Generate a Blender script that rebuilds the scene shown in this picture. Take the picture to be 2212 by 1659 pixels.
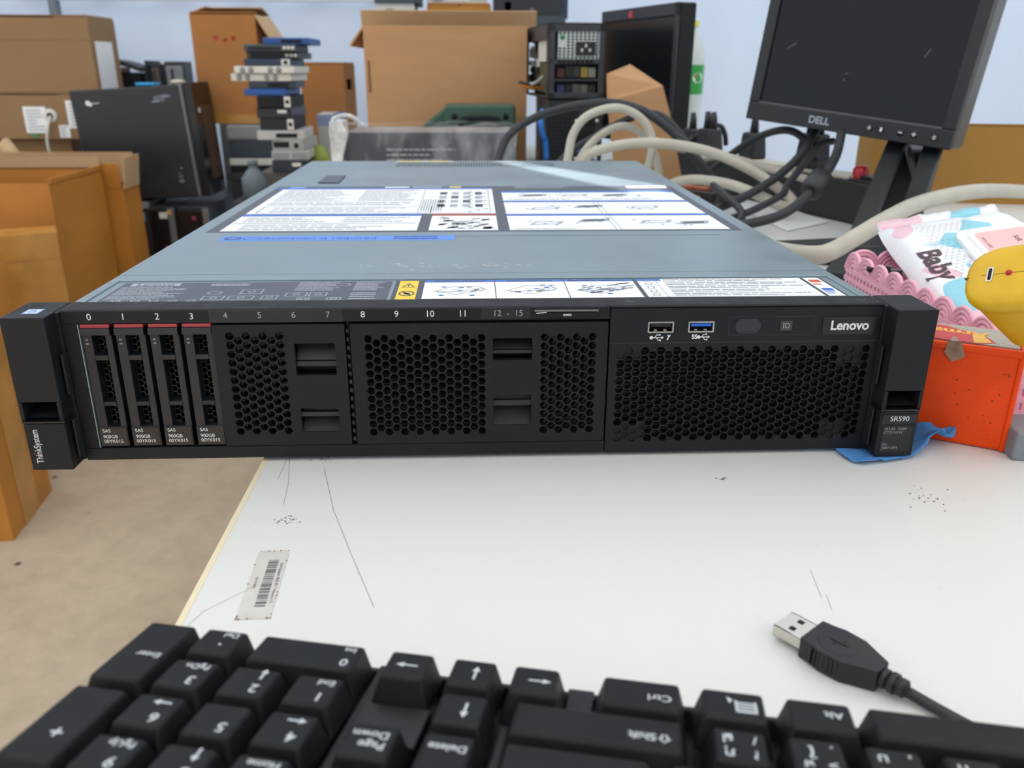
import bpy, math, random
from mathutils import Matrix, Vector, noise
from math import sin, cos, pi, radians, sqrt, atan2
random.seed(7)
SC = bpy.context.scene
COL = SC.collection
for _o in list(bpy.data.objects):
    bpy.data.objects.remove(_o)

# ------------------------------------------------------------------ camera
CAM_LOC = Vector((-0.00255, -0.42433, 0.20611))
CAM_ROT = (1.20692688, -0.00345819, -0.0444394)
FPX, IW, IH = 1801.96, 2212.0, 1659.0
cd = bpy.data.cameras.new('camera')
cd.sensor_width = 36.0
cd.lens = FPX / IW * 36.0
cd.clip_start = 0.01
cam = bpy.data.objects.new('camera', cd)
cam.location = CAM_LOC
cam.rotation_euler = CAM_ROT
COL.objects.link(cam)
SC.camera = cam
cd.dof.use_dof = True
cd.dof.focus_distance = 0.47
cd.dof.aperture_fstop = 13.0

# ------------------------------------------------------------------ light
SUN_DIR = Vector((-0.28, -0.42, 0.86)).normalized()      # towards the sun
w = bpy.data.worlds.new('overcast_sky')
SC.world = w
w.use_nodes = True
w.node_tree.nodes['Background'].inputs[0].default_value = (0.80, 0.89, 1.0, 1)
w.node_tree.nodes['Background'].inputs[1].default_value = 1.9
sd = bpy.data.lights.new('sun_offscreen', 'SUN')
sd.energy = 20.0
sd.angle = radians(0.35)
sd.color = (1.0, 0.985, 0.965)
sun = bpy.data.objects.new('sun_offscreen', sd)
sun.rotation_euler = SUN_DIR.to_track_quat('Z', 'Y').to_euler()
sun.location = SUN_DIR * 6
COL.objects.link(sun)
vs = SC.view_settings
vs.view_transform = 'Standard'
vs.look = 'None'
vs.gamma = 1.0
vs.use_curve_mapping = False
vs.exposure = -0.9

# ------------------------------------------------------------------ helpers
CR = cam.rotation_euler.to_matrix()


def ray(px, py):
    return CR @ Vector(((px - IW / 2) / FPX, -(py - IH / 2) / FPX, -1.0))


def at(px, py, Y):
    "the point of the place seen at a pixel of the photograph, at depth Y"
    d = ray(px, py)
    return CAM_LOC + d * ((Y - CAM_LOC.y) / d.y)


def atz(px, py, z):
    d = ray(px, py)
    return CAM_LOC + d * ((z - CAM_LOC.z) / d.z)


def lin(c):
    if isinstance(c, str):
        c = [int(c[i:i + 2], 16) / 255 for i in (0, 2, 4)]
    return tuple(((x / 12.92) if x <= 0.04045 else ((x + 0.055) / 1.055) ** 2.4) for x in c[:3])


class NT:
    def __init__(s, m):
        m.use_nodes = True
        s.t = m.node_tree
        s.n = s.t.nodes
        s.b = s.n['Principled BSDF']
        s.tc = s.n.new('ShaderNodeTexCoord')

    def new(s, typ, **k):
        x = s.n.new(typ)
        for a, v in k.items():
            if hasattr(x, a):
                setattr(x, a, v)
            else:
                x.inputs[a].default_value = v
        return x

    def link(s, a, b):
        s.t.links.new(a, b)

    def noise(s, scale, detail=4, stretch=None, rough=0.6):
        x = s.new('ShaderNodeTexNoise', Scale=scale, Detail=detail, Roughness=rough)
        if stretch:
            mp = s.new('ShaderNodeMapping')
            mp.inputs['Scale'].default_value = stretch
            s.link(s.tc.outputs['Object'], mp.inputs[0])
            s.link(mp.outputs[0], x.inputs['Vector'])
        else:
            s.link(s.tc.outputs['Object'], x.inputs['Vector'])
        return x

    def ramp(s, src, pts):
        r = s.new('ShaderNodeValToRGB')
        e = r.color_ramp.elements
        while len(e) < len(pts):
            e.new(0.5)
        for i, (p, c) in enumerate(pts):
            e[i].position = p
            e[i].color = (*c, 1) if len(c) == 3 else c
        s.link(src, r.inputs[0])
        return r

    def mix(s, fac, a, b):
        x = s.new('ShaderNodeMix', data_type='RGBA')
        if isinstance(fac, (int, float)):
            x.inputs[0].default_value = fac
        else:
            s.link(fac, x.inputs[0])
        for i, v in ((6, a), (7, b)):
            if isinstance(v, tuple):
                x.inputs[i].default_value = (*v, 1)
            else:
                s.link(v, x.inputs[i])
        return x.outputs[2]


MATS = {}


def mat(name, col, rough=0.5, metal=0.0, var=0.0, scale=20, bump=0.0, bscale=None, stretch=None, spec=0.5, coat=0):
    if name in MATS:
        return MATS[name]
    m = bpy.data.materials.new(name)
    t = NT(m)
    c = lin(col)
    t.b.inputs['Base Color'].default_value = (*c, 1)
    t.b.inputs['Roughness'].default_value = rough
    t.b.inputs['Metallic'].default_value = metal
    t.b.inputs['Specular IOR Level'].default_value = spec
    if coat:
        t.b.inputs['Coat Weight'].default_value = coat
        t.b.inputs['Coat Roughness'].default_value = 0.15
    if var:
        n = t.noise(scale, 5, stretch)
        lo = tuple(x * (1 - var) for x in c)
        hi = tuple(min(1, x * (1 + var)) for x in c)
        r = t.ramp(n.outputs[0], [(0.3, lo), (0.7, hi)])
        t.link(r.outputs[0], t.b.inputs['Base Color'])
        rr = t.ramp(n.outputs[0], [(0.3, (max(0, rough - 0.08),) * 3), (0.7, (min(1, rough + 0.08),) * 3)])
        t.link(rr.outputs[0], t.b.inputs['Roughness'])
    if bump:
        n2 = t.noise(bscale or scale * 4, 3, stretch)
        b = t.new('ShaderNodeBump', Strength=bump, Distance=0.001)
        t.link(n2.outputs[0], b.inputs['Height'])
        t.link(b.outputs[0], t.b.inputs['Normal'])
    MATS[name] = m
    return m


class G:
    "collects shapes for ONE mesh object"

    def __init__(s, unit=0.001):
        s.v, s.f, s.m, s.sm, s.u = [], [], [], [], unit

    def add(s, v, f, m=0, smooth=False, M=None):
        k = len(s.v)
        if M is not None:
            v = [tuple(M @ Vector(p)) for p in v]
        s.v += [tuple(p) for p in v]
        s.f += [tuple(i + k for i in q) for q in f]
        s.m += [m] * len(f)
        s.sm += [smooth] * len(f)
        return s

    def box(s, x0, x1, y0, y1, z0, z1, m=0, M=None):
        v = [(x0, y0, z0), (x1, y0, z0), (x1, y1, z0), (x0, y1, z0), (x0, y0, z1), (x1, y0, z1), (x1, y1, z1), (x0, y1, z1)]
        return s.add(v, [(0, 3, 2, 1), (4, 5, 6, 7), (0, 1, 5, 4), (1, 2, 6, 5), (2, 3, 7, 6), (3, 0, 4, 7)], m, False, M)

    def frust(s, a, b, m=0, M=None):
        "a=(x0,x1,y0,y1,z) bottom rectangle, b = top rectangle"
        v = []
        for (x0, x1, y0, y1, z) in (a, b):
            v += [(x0, y0, z), (x1, y0, z), (x1, y1, z), (x0, y1, z)]
        return s.add(v, [(0, 3, 2, 1), (4, 5, 6, 7), (0, 1, 5, 4), (1, 2, 6, 5), (2, 3, 7, 6), (3, 0, 4, 7)], m, False, M)

    def prism(s, pts, n, m=0, M=None):
        "closed polygon of 3-D points pushed along the vector n"
        pts = [Vector(p) for p in pts]
        n = Vector(n)
        k = len(pts)
        nn = Vector((0, 0, 0))
        for i in range(k):
            nn += pts[i].cross(pts[(i + 1) % k])
        if nn.dot(n) > 0:
            pts = pts[::-1]
        v = pts + [p + n for p in pts]
        f = [tuple(range(k)), tuple(range(2 * k - 1, k - 1, -1))]
        f += [(i + 1) % k and (i, i + k, i + 1 + k, i + 1) or (i, i + k, k, 0) for i in range(k)]
        return s.add(v, f, m, False, M)

    def tube(s, pts, r, seg=10, m=0, cap=True, M=None):
        pts = [Vector(p) for p in pts]
        n = len(pts)
        rs = r if isinstance(r, (list, tuple)) else [r] * n
        up = Vector((0.13, 0.21, 0.97))
        v, f = [], []
        prev = None
        for i, p in enumerate(pts):
            t = (pts[min(i + 1, n - 1)] - pts[max(i - 1, 0)]).normalized()
            a = (prev if prev is not None else up)
            a = a - t * a.dot(t)
            if a.length < 1e-6:
                a = Vector((1, 0, 0)) - t * t.x
            a.normalize()
            prev = a
            b = t.cross(a)
            for j in range(seg):
                an = 2 * pi * j / seg
                v.append(p + (a * cos(an) + b * sin(an)) * rs[i])
        for i in range(n - 1):
            for j in range(seg):
                j2 = (j + 1) % seg
                f.append((i * seg + j, i * seg + j2, (i + 1) * seg + j2, (i + 1) * seg + j))
        s.add(v, f, m, True, M)
        if cap:
            k = len(s.v) - len(v)
            s.f += [tuple(k + j for j in range(seg - 1, -1, -1)), tuple(k + (n - 1) * seg + j for j in range(seg))]
            s.m += [m, m]
            s.sm += [False, False]
        return s

    def lathe(s, prof, c=(0, 0, 0), seg=24, m=0, M=None, smooth=True):
        v, f = [], []
        for (r, z) in prof:
            for j in range(seg):
                a = 2 * pi * j / seg
                v.append((c[0] + r * cos(a), c[1] + r * sin(a), c[2] + z))
        for i in range(len(prof) - 1):
            for j in range(seg):
                j2 = (j + 1) % seg
                f.append((i * seg + j, i * seg + j2, (i + 1) * seg + j2, (i + 1) * seg + j))
        return s.add(v, f, m, smooth, M)

    def quad(s, a, b, c, d, m=0):
        return s.add([a, b, c, d], [(0, 1, 2, 3)], m)

    def rect(s, x0, x1, y0, y1, z, m=0):
        return s.add([(x0, y0, z), (x1, y0, z), (x1, y1, z), (x0, y1, z)], [(0, 1, 2, 3)], m)

    def rectf(s, x0, x1, z0, z1, y, m=0):
        return s.add([(x0, y, z0), (x1, y, z0), (x1, y, z1), (x0, y, z1)], [(0, 1, 2, 3)], m)

    def text(s, st, size, o, xa=(1, 0, 0), ya=(0, 0, 1), align='CENTER', m=0, wide=1.0, bold=0.0):
        v, f = text_mesh(st, align, bold)
        X, Y, O = Vector(xa) * size * wide, Vector(ya) * size, Vector(o)
        return s.add([tuple(O + X * p[0] + Y * p[1]) for p in v], f, m)

    def perf(s, outer, holes, y0, t, m=0):
        "plate in the X-Z plane with real holes, front at y0, t thick"
        v, f = plate(outer, holes, t)
        return s.add([(p[0], y0 + t / 2 - p[2], p[1]) for p in v], f, m)


_TX = {}


def text_mesh(st, align, bold):
    k = (st, align, bold)
    if k not in _TX:
        c = bpy.data.curves.new('lettering', 'FONT')
        c.body = st
        c.align_x = align
        c.align_y = 'CENTER'
        c.size = 1.0
        c.offset = bold
        c.resolution_u = 6
        o = bpy.data.objects.new('lettering', c)
        me = bpy.data.meshes.new_from_object(o)
        _TX[k] = ([tuple(p.co) for p in me.vertices], [tuple(p.vertices) for p in me.polygons])
        bpy.data.objects.remove(o)
        bpy.data.meshes.remove(me)
        bpy.data.curves.remove(c)
    return _TX[k]


def plate(outer, holes, t):
    c = bpy.data.curves.new('plate', 'CURVE')
    c.dimensions = '2D'
    c.fill_mode = 'BOTH'
    c.extrude = t / 2
    for pl in [outer] + holes:
        sp = c.splines.new('POLY')
        sp.points.add(len(pl) - 1)
        for i, p in enumerate(pl):
            sp.points[i].co = (p[0], p[1], 0, 1)
        sp.use_cyclic_u = True
    o = bpy.data.objects.new('plate', c)
    me = bpy.data.meshes.new_from_object(o)
    r = ([tuple(p.co) for p in me.vertices], [tuple(p.vertices) for p in me.polygons])
    bpy.data.objects.remove(o)
    bpy.data.meshes.remove(me)
    bpy.data.curves.remove(c)
    return r


def rrect(x0, x1, z0, z1, r=0.0, n=4):
    if r <= 0:
        return [(x0, z0), (x1, z0), (x1, z1), (x0, z1)]
    out = []
    for cx, cz, a0 in ((x1 - r, z0 + r, -pi / 2), (x1 - r, z1 - r, 0), (x0 + r, z1 - r, pi / 2), (x0 + r, z0 + r, pi)):
        for i in range(n + 1):
            a = a0 + pi / 2 * i / n
            out.append((cx + r * cos(a), cz + r * sin(a)))
    return out


def spline(pts, n=8):
    pts = [Vector(p) for p in pts]
    P = [pts[0] * 2 - pts[1]] + pts + [pts[-1] * 2 - pts[-2]]
    out = []
    for i in range(1, len(P) - 2):
        a, b, c, d = P[i - 1:i + 3]
        for k in range(n):
            t = k / n
            out.append(0.5 * ((2 * b) + (c - a) * t + (2 * a - 5 * b + 4 * c - d) * t * t + (3 * b - 3 * c + d - a) * t ** 3))
    out.append(pts[-1])
    return out


LOCAL = set()


def tag(o, label=None, cat=None, group=None, kind=None):
    for k, v in (('label', label), ('category', cat), ('group', group), ('kind', kind)):
        if v:
            o[k] = v
    return o


def thing(name, label, cat, loc, rot=None, group=None):
    "an Empty at the base of a thing; with rot the parts are in its own frame, without rot they are given in place"
    o = bpy.data.objects.new(name, None)
    o.empty_display_size = 0.02
    COL.objects.link(o)
    o.location = loc
    if rot is not None:
        o.rotation_euler = rot
        LOCAL.add(o.name)
    return tag(o, label, cat, group)


def obj(name, g, mats, parent=None, bevel=0.0, seg=2, label=None, smooth=False, sub=0, solid=0, kind=None):
    me = bpy.data.meshes.new(name)
    u = g.u
    me.from_pydata([(p[0] * u, p[1] * u, p[2] * u) for p in g.v], [], g.f)
    if not isinstance(mats, (list, tuple)):
        mats = [mats]
    for m in mats:
        me.materials.append(m)
    me.polygons.foreach_set('material_index', g.m)
    me.polygons.foreach_set('use_smooth', [True] * len(g.f) if smooth else g.sm)
    me.update()
    o = bpy.data.objects.new(name, me)
    COL.objects.link(o)
    if parent is not None:
        o.parent = parent
        if parent.type == 'EMPTY' and parent.name not in LOCAL:
            o.matrix_parent_inverse = Matrix.Translation(parent.location).inverted()
    if solid:
        md = o.modifiers.new('thickness', 'SOLIDIFY')
        md.thickness = solid
        md.offset = 0
    if bevel:
        md = o.modifiers.new('bevel', 'BEVEL')
        md.width = bevel * u
        md.segments = seg
        md.limit_method = 'ANGLE'
        md.angle_limit = radians(35)
    if sub:
        md = o.modifiers.new('smooth', 'SUBSURF')
        md.levels = md.render_levels = sub
    return tag(o, label, None, None, kind)


def solo(name, g, mats, label, cat, group=None, **k):
    o = obj(name, g, mats, None, **k)
    # put the origin at the thing's base
    me = o.data
    xs = [v.co.copy() for v in me.vertices]
    c = Vector((sum(p.x for p in xs) / len(xs), sum(p.y for p in xs) / len(xs), min(p.z for p in xs)))
    me.transform(Matrix.Translation(-c))
    o.location = c
    return tag(o, label, cat, group)


def struct(name, g, mats, **k):
    return obj(name, g, mats, None, kind='structure', **k)


def dup(o, parent=None, loc=None):
    c = o.copy()
    COL.objects.link(c)
    if parent is not None:
        c.parent = parent
        c.matrix_parent_inverse = o.matrix_parent_inverse.copy()
    if loc is not None:
        c.location = loc
    for ch in o.children:
        dup(ch, c)
    return c


# ------------------------------------------------------------------ materials
BLK = mat('black_plastic', '15161a', 0.58, var=0.12, scale=60, bump=0.12, bscale=900, spec=0.32)
BLK2 = mat('black_gloss_plastic', '121316', 0.28)
DARK = mat('matt_black_and_recess_shade', '0f0f11', 0.8)  # black parts; also paints in the shade of the drive cage and recesses
STEEL = mat('galvanised_steel', '8b9aa1', 0.4, 0.5, var=0.07, scale=14, bump=0.03, bscale=60)
STEELB = mat('bright_steel', 'd2dadb', 0.3, 0.8)
NICK = mat('nickel', 'cfcac2', 0.28, 0.9)
WTXT = mat('white_print', 'e4e6e8', 0.6)
GTXT = mat('grey_print', '9a9da1', 0.6)
RED = mat('red_latch_plastic', 'a3343f', 0.45)
DUSTY = mat('dusty_mesh', '4a4438', 0.8, var=0.5, scale=120)
WHITE = mat('white_paper', 'f2f3f4', 0.5)
LBLUE = mat('label_blue', '3f6fc4', 0.5)
LDARK = mat('label_dark', '4a4d59', 0.45)
LRED = mat('label_rust', 'a8503f', 0.5)
LGREY = mat('label_grey_print', 'a9aeb6', 0.6)
LLINE = mat('label_dark_print', '50545c', 0.6)
YEL = mat('warning_yellow', 'f0cc2a', 0.45)
CREAM = mat('cream_edge_band', 'e9dcbc', 0.5)
CARD = mat('cardboard_tan', 'b98d63', 0.85, var=0.07, scale=6, stretch=(1, 1, 8), bump=0.1, bscale=90)
CARDO = mat('cardboard_orange', 'b9792b', 0.6, var=0.16, scale=5, bump=0.15, bscale=40)
CARDB = mat('cardboard_brown', 'a9713a', 0.8, var=0.1, scale=6, bump=0.1, bscale=70)
CARDK = mat('cardboard_kraft', '937452', 0.85, var=0.07, scale=5, bump=0.1, bscale=70)
CARDIN = mat('cardboard_inside', 'c2a27a', 0.9, var=0.06, scale=8)
TAPE = mat('brown_tape', 'b98540', 0.22, var=0.2, scale=9, bump=0.25, bscale=30)
PCB = mat('matt_black_steel', '26282b', 0.42, var=0.12, scale=9)
PCB2 = mat('worn_black_steel', '333539', 0.5, var=0.15, scale=12)
GREYP = mat('grey_plastic', '8d9092', 0.55, var=0.06, scale=10)
LGREYP = mat('pale_grey_plastic', 'bcbcb8', 0.55, var=0.06, scale=10)
DGREYP = mat('slate_plastic', '3d464d', 0.5, var=0.1, scale=10)
NAVY = mat('navy_plastic', '24344a', 0.4, var=0.1, scale=10)
BLUEP = mat('blue_plastic', '1f4f93', 0.4)
OFFW = mat('off_white_plastic', 'd9d8d0', 0.5, var=0.05, scale=10)
CABB = mat('black_cable_rubber', '26282c', 0.5)
CABW = mat('beige_cable_rubber', 'bdb7a8', 0.5, var=0.08, scale=40)
GREEN = mat('green_plastic', '3c5a48', 0.5, var=0.08, scale=20)

# ================================================================== the place
FZ = -0.74


def floor_mat():
    m = bpy.data.materials.new('concrete_floor')
    t = NT(m)
    a = t.noise(1.6, 8, rough=0.65)
    r = t.ramp(a.outputs[0], [(0.25, lin('a7957d')), (0.5, lin('c0ad94')), (0.75, lin('cfbca2'))])
    b = t.noise(24, 6, rough=0.7)
    r2 = t.ramp(b.outputs[0], [(0.3, (0.72, 0.72, 0.72)), (0.6, (1, 1, 1))])
    mu = t.new('ShaderNodeMix', data_type='RGBA', blend_type='MULTIPLY')
    mu.inputs[0].default_value = 0.6
    t.link(r.outputs[0], mu.inputs[6])
    t.link(r2.outputs[0], mu.inputs[7])
    v = t.new('ShaderNodeTexVoronoi', Scale=7.0)
    t.link(t.tc.outputs['Object'], v.inputs['Vector'])
    sp = t.ramp(v.outputs['Distance'], [(0.035, (1, 1, 1)), (0.06, (0, 0, 0))])
    t.link(t.mix(sp.outputs[0], mu.outputs[2], lin('4c453b')), t.b.inputs['Base Color'])
    t.b.inputs['Roughness'].default_value = 0.85
    bp = t.new('ShaderNodeBump', Strength=0.25, Distance=0.002)
    t.link(b.outputs[0], bp.inputs['Height'])
    t.link(bp.outputs[0], t.b.inputs['Normal'])
    return m


g = G(1)
g.box(-7, 7, -6, 7, FZ - 0.1, FZ)
struct('floor', g, floor_mat())


def sheet_mat(name, col, trans):
    m = bpy.data.materials.new(name)
    t = NT(m)
    t.n.remove(t.b)
    c = (*lin(col), 1)
    d = t.new('ShaderNodeBsdfDiffuse')
    tr = t.new('ShaderNodeBsdfTranslucent')
    mx = t.new('ShaderNodeMixShader')
    mx.inputs[0].default_value = trans
    d.inputs[0].default_value = c
    tr.inputs[0].default_value = c
    t.link(d.outputs[0], mx.inputs[1])
    t.link(tr.outputs[0], mx.inputs[2])
    t.link(mx.outputs[0], t.n['Material Output'].inputs[0])
    return m


# corrugated pale sheet wall behind everything
g = G(1)
xs = [-4.2 + 0.03 * i for i in range(281)]
v, f = [], []
for i, x in enumerate(xs):
    y = 3.05 + 0.012 * sin(x * 2 * pi / 0.26) + 0.014 * noise.noise((x * 1.4, 0.3, 0))
    v += [(x, y, FZ), (x, y + 0.01 * noise.noise((x * 2, 3, 1)), 1.0), (x, y, 2.1)]
for i in range(len(xs) - 1):
    for k in (0, 1):
        a = i * 3 + k
        f.append((a, a + 3, a + 4, a + 1))
g.add(v, f, 0, True)
struct('wall_back', g, sheet_mat('pale_blue_sheet', 'd8e7fc', 0.4))
g = G(1)
p = at(118, 20, 3.0)
g.box(p.x - 0.012, p.x + 0.012, 2.98, 3.025, FZ, 2.1)
p = at(560, 3, 3.0)
struct('trim_1', g, mat('grey_post', '777f88', 0.5))
g = G(1)
g.box(-2.0, -0.2, 2.995, 3.03, p.z, p.z + 0.012)
struct('trim_2', g, mat('pale_rail', 'c9d3de', 0.5))

# translucent roof sheet with a narrow gap that lets one blade of sun in
RZ = 2.1
st = [atz(1046, 344, 0.0875), atz(1092, 344, 0.0875), atz(1442, 402, 0.0875), atz(1418, 428, 0.0875)]
hole = [(q + SUN_DIR * ((RZ - q.z) / SUN_DIR.z)) for q in st]
vv, ff = plate([(-4.2, -3.2), (4.2, -3.2), (4.2, 3.2), (-4.2, 3.2)], [[(q.x, q.y) for q in hole]], 0.004)
g = G(1)
g.add([(q[0], q[1], q[2] + RZ) for q in vv], ff)
struct('ceiling', g, sheet_mat('translucent_roof_sheet', 'f0f3f5', 0.5))


# ------------------------------------------------------------------ table
def table_mat():
    m = bpy.data.materials.new('worn_white_laminate')
    t = NT(m)
    base = lin('dededb')
    a = t.noise(230, 5, rough=0.75)
    sp = t.ramp(a.outputs[0], [(0.27, (1, 1, 1)), (0.33, (0, 0, 0))])
    b = t.noise(13, 6, rough=0.8)
    pat = t.ramp(b.outputs[0], [(0.62, (0, 0, 0)), (0.78, (1, 1, 1))])
    c = t.noise(420, 3, (1, 0.18, 1), rough=0.7)
    sc = t.ramp(c.outputs[0], [(0.70, (0, 0, 0)), (0.78, (1, 1, 1))])
    c1 = t.mix(sp.outputs[0], base, lin('96928a'))
    mul = t.new('ShaderNodeMath', operation='MULTIPLY')
    t.link(pat.outputs[0], mul.inputs[0])
    t.link(sc.outputs[0], mul.inputs[1])
    c2 = t.mix(mul.outputs[0], c1, lin('7b6d5c'))
    t.link(c2, t.b.inputs['Base Color'])
    t.b.inputs['Roughness'].default_value = 0.42
    return m


TT = thing('white_table', 'white laminate table with worn cream edge band carrying the rack server', 'table', (0.7, 0.3, FZ))
TAB = table_mat()
g = G(1)
g.box(-0.1195, 1.5, -0.62, 1.0, -0.025, 0)
obj('tabletop', g, TAB, TT)
g = G(1)
g.box(-0.1222, -0.1195, -0.62, 1.0, -0.025, 0.0002)
obj('edge_band', g, CREAM, TT)
LEG = mat('table_leg_steel', '8b8d8e', 0.4, 0.5)
for x in (-0.05, 1.42):
    for y in (-0.55, 0.93):
        g = G(1)
        g.box(x - 0.02, x + 0.02, y - 0.02, y + 0.02, FZ, -0.025)
        obj('leg', g, LEG, TT)
# barcode sticker on the table
c0, c1, c2, c3 = [atz(*q, 0.0003) * 1000 for q in ((560, 1190), (627, 1188), (591, 1340), (508, 1338))]
ux = (c1 - c0).normalized()
uy = (c0 - c3).normalized()
Wd, Hd = (c1 - c0).length, (c0 - c3).length
g = G()


def sp_(a, b, z=0.3):
    q = c3 + ux * a + uy * b
    return (q.x, q.y, z)


pl = [sp_(x, y, 0.05) for x, y in rrect(0, Wd, 0, Hd, 1.6)]
g.prism(pl, (0, 0, 0.15), 0)
q = 8.0
while q < Hd - 8:
    wb = random.choice((0.25, 0.35, 0.6))
    x0, x1 = Wd * 0.42 + (2.2 if q > Hd * 0.88 else 0), Wd * 0.74
    g.quad(sp_(x0, q), sp_(x1, q), sp_(x1, q + wb), sp_(x0, q + wb), 1)
    q += wb + random.choice((0.3, 0.45, 0.7))
g.text('Dell Optiplex 3020 MT + Memory + S', 1.9, sp_(Wd * 0.86, Hd * 0.5), -uy, ux, m=1)
g.text('SN 19 0415', 1.7, sp_(Wd * 0.22, Hd * 0.5), -uy, ux, m=1)
for k in range(26):      # grime collected along the worn border
    t_ = random.random()
    e = random.choice('lrtb')
    a, b = {'l': (0.2, t_ * Hd), 'r': (Wd - 0.3, t_ * Hd), 't': (t_ * Wd, Hd - 0.3), 'b': (t_ * Wd, 0.3)}[e]
    r_ = random.uniform(0.2, 0.5)
    g.add([sp_(a + r_ * cos(i * 1.05) * random.uniform(.6, 1.4), b + r_ * 1.6 * sin(i * 1.05) * random.uniform(.6, 1.4), 0.28) for i in range(6)], [tuple(range(6))], 2)
obj('barcode_sticker', g, [mat('worn_clear_sticker', 'cfcbc5', 0.35, var=0.06, scale=90), LLINE, mat('grime', '8a7a6c', 0.8)], TT, label='worn barcode sticker with black bars')
# scuffs and scratches with their own shapes
g = G()


def scratch(pts, wd):
    P = [atz(*q, 0.0002) * 1000 for q in pts]
    for i in range(len(P) - 1):
        d = (P[i + 1] - P[i]).normalized()
        n = Vector((-d.y, d.x, 0)) * wd / 2
        g.quad(P[i] - n, P[i + 1] - n, P[i + 1] + n, P[i] + n)


scratch([(700, 1010), (720, 1100), (760, 1200), (808, 1312)], 0.16)
scratch([(387, 1368), (440, 1320), (500, 1290), (560, 1262)], 0.14)
scratch([(620, 990), (600, 1035)], 0.14)
scratch([(626, 988), (622, 1050), (612, 1090)], 0.14)
scratch([(1785, 1285), (1797, 1318)], 0.14)
scratch([(1750, 1230), (1775, 1290)], 0.12)
for cx, cy, n, sx, sy in ((622, 1122, 34, 26, 10), (700, 990, 26, 22, 6), (1560, 1034, 12, 14, 3), (2010, 1075, 30, 60, 30)):
    for k in range(n):
        q = atz(cx + random.gauss(0, sx * .5), cy + random.gauss(0, sy * .5), 0.0002) * 1000
        r_ = random.uniform(0.12, 0.5)
        a = random.random() * 3
        g.add([(q.x + r_ * 1.7 * cos(a + i * 1.26) * random.uniform(.5, 1), q.y + r_ * sin(a + i * 1.26), 0.22) for i in range(5)], [tuple(range(5))], 0)
obj('scuff_marks', g, mat('scuff', '6e6558', 0.8), TT, kind='stuff')

# ------------------------------------------------------------------ rack server (its own measures, in mm)
SV = thing('rack_server', 'wide black-fronted rack server with pale steel lid lying flat on the white table', 'server', (0, 0.36, 0.0025))
g = G()
g.box(-215.5, 215.5, 24, 726, 2.5, 66)
g.box(-215.5, 215.5, 24, 640, 66, 83.6)
g.box(-215.5, -112, 640, 726, 66, 83.6)
g.box(112, 215.5, 640, 726, 66, 83.6)
g.box(-112, 112, 724, 726, 66, 83.6)
obj('chassis', g, STEEL, SV, 0.8)
# lid
lid = G()
slots = [rrect(x, x + 2.0, y, y + 9.5) for x in [-101 + i * 3.5 for i in range(58)] for y in [658 + j * 12.5 for j in range(4)] if not (34 < x < 58 and 660 < y < 695)]
pv, pf = plate(rrect(-217, 217, 79.5, 728), slots, 3.5)
lid.add([(q[0], q[1], q[2] + 85.75) for q in pv], pf)
lid.box(-217, -216, 79.5, 728, 60, 84)
lid.box(216, 217, 79.5, 728, 60, 84)
LID = obj('top_cover', lid, STEEL, SV)
g = G()
g.box(-17, 184, 198.4, 199.8, 87.4, 87.9)
obj('pressed_rib', g, STEEL, LID, 0.2)
g = G()
g.prism([(-170, 500, 87.3), (-147.5, 498, 87.3), (-149, 561, 87.3), (-170, 561, 87.3)], (0, 0, 1.6))
obj('release_tab', g, mat('dark_grey_tab', '4a4f57', 0.45), LID, 0.5)
g = G()
g.box(-105, -30, 716, 727, 87.4, 87.7)
g.rect(-100, -72, 717, 726, 87.75, 1)
g.rect(-60, -36, 717, 726, 87.75, 1)
obj('rear_sticker', g, [mat('pale_sticker', 'd8d4bd', 0.5), YEL], LID)
g = G()
for y0, x0, x1, r_ in ((100, -60, 40, 5), (103, -80, 10, 4)):
    for k in range(28):
        x, y = random.uniform(x0, x1), y0 + random.gauss(0, r_)
        s_ = random.uniform(0.3, 1.6)
        g.add([(x + s_ * 2.2 * cos(i * 1.05) * random.uniform(.4, 1), y + s_ * .6 * sin(i * 1.05), 87.53) for i in range(6)], [tuple(range(6))])
obj('dried_smears', g, mat('dust_smear', 'c6c2b4', 0.7), LID, kind='stuff')

# front section of the lid with its bright folded ridge
g = G()
g.box(-217, 217, 16, 78.5, 83.5, 86.9)
FC = obj('front_cover', g, STEEL, SV, 0.6)
g = G()
g.box(-212, 212, 64.5, 77.5, 86.5, 88.0)
g.box(-216.5, -211, 18, 77.5, 86.5, 87.9)
g.box(211, 216.5, 18, 77.5, 86.5, 87.9)
obj('folded_ridge', g, STEEL, FC, 0.7)


def lines(g, x0, x1, y0, y1, n, m, z, skip=0.25, hgt=0.5, seed=1):
    "rows of unreadable small print"
    rr = random.Random(seed)
    p = (y1 - y0) / n
    for i in range(n):
        y = y1 - (i + 0.5) * p
        x = x0
        end = x0 + (x1 - x0) * rr.uniform(0.65, 1.0)
        while x < end:
            l = rr.uniform(2, 9) * (x1 - x0) / 60
            g.rect(x, min(x + l, end), y - p * hgt / 2, y + p * hgt / 2, z, m)
            x += l + rr.uniform(0.3, 1.0) * (x1 - x0) / 60


TZ, PZ = 87.05, 87.12
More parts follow.
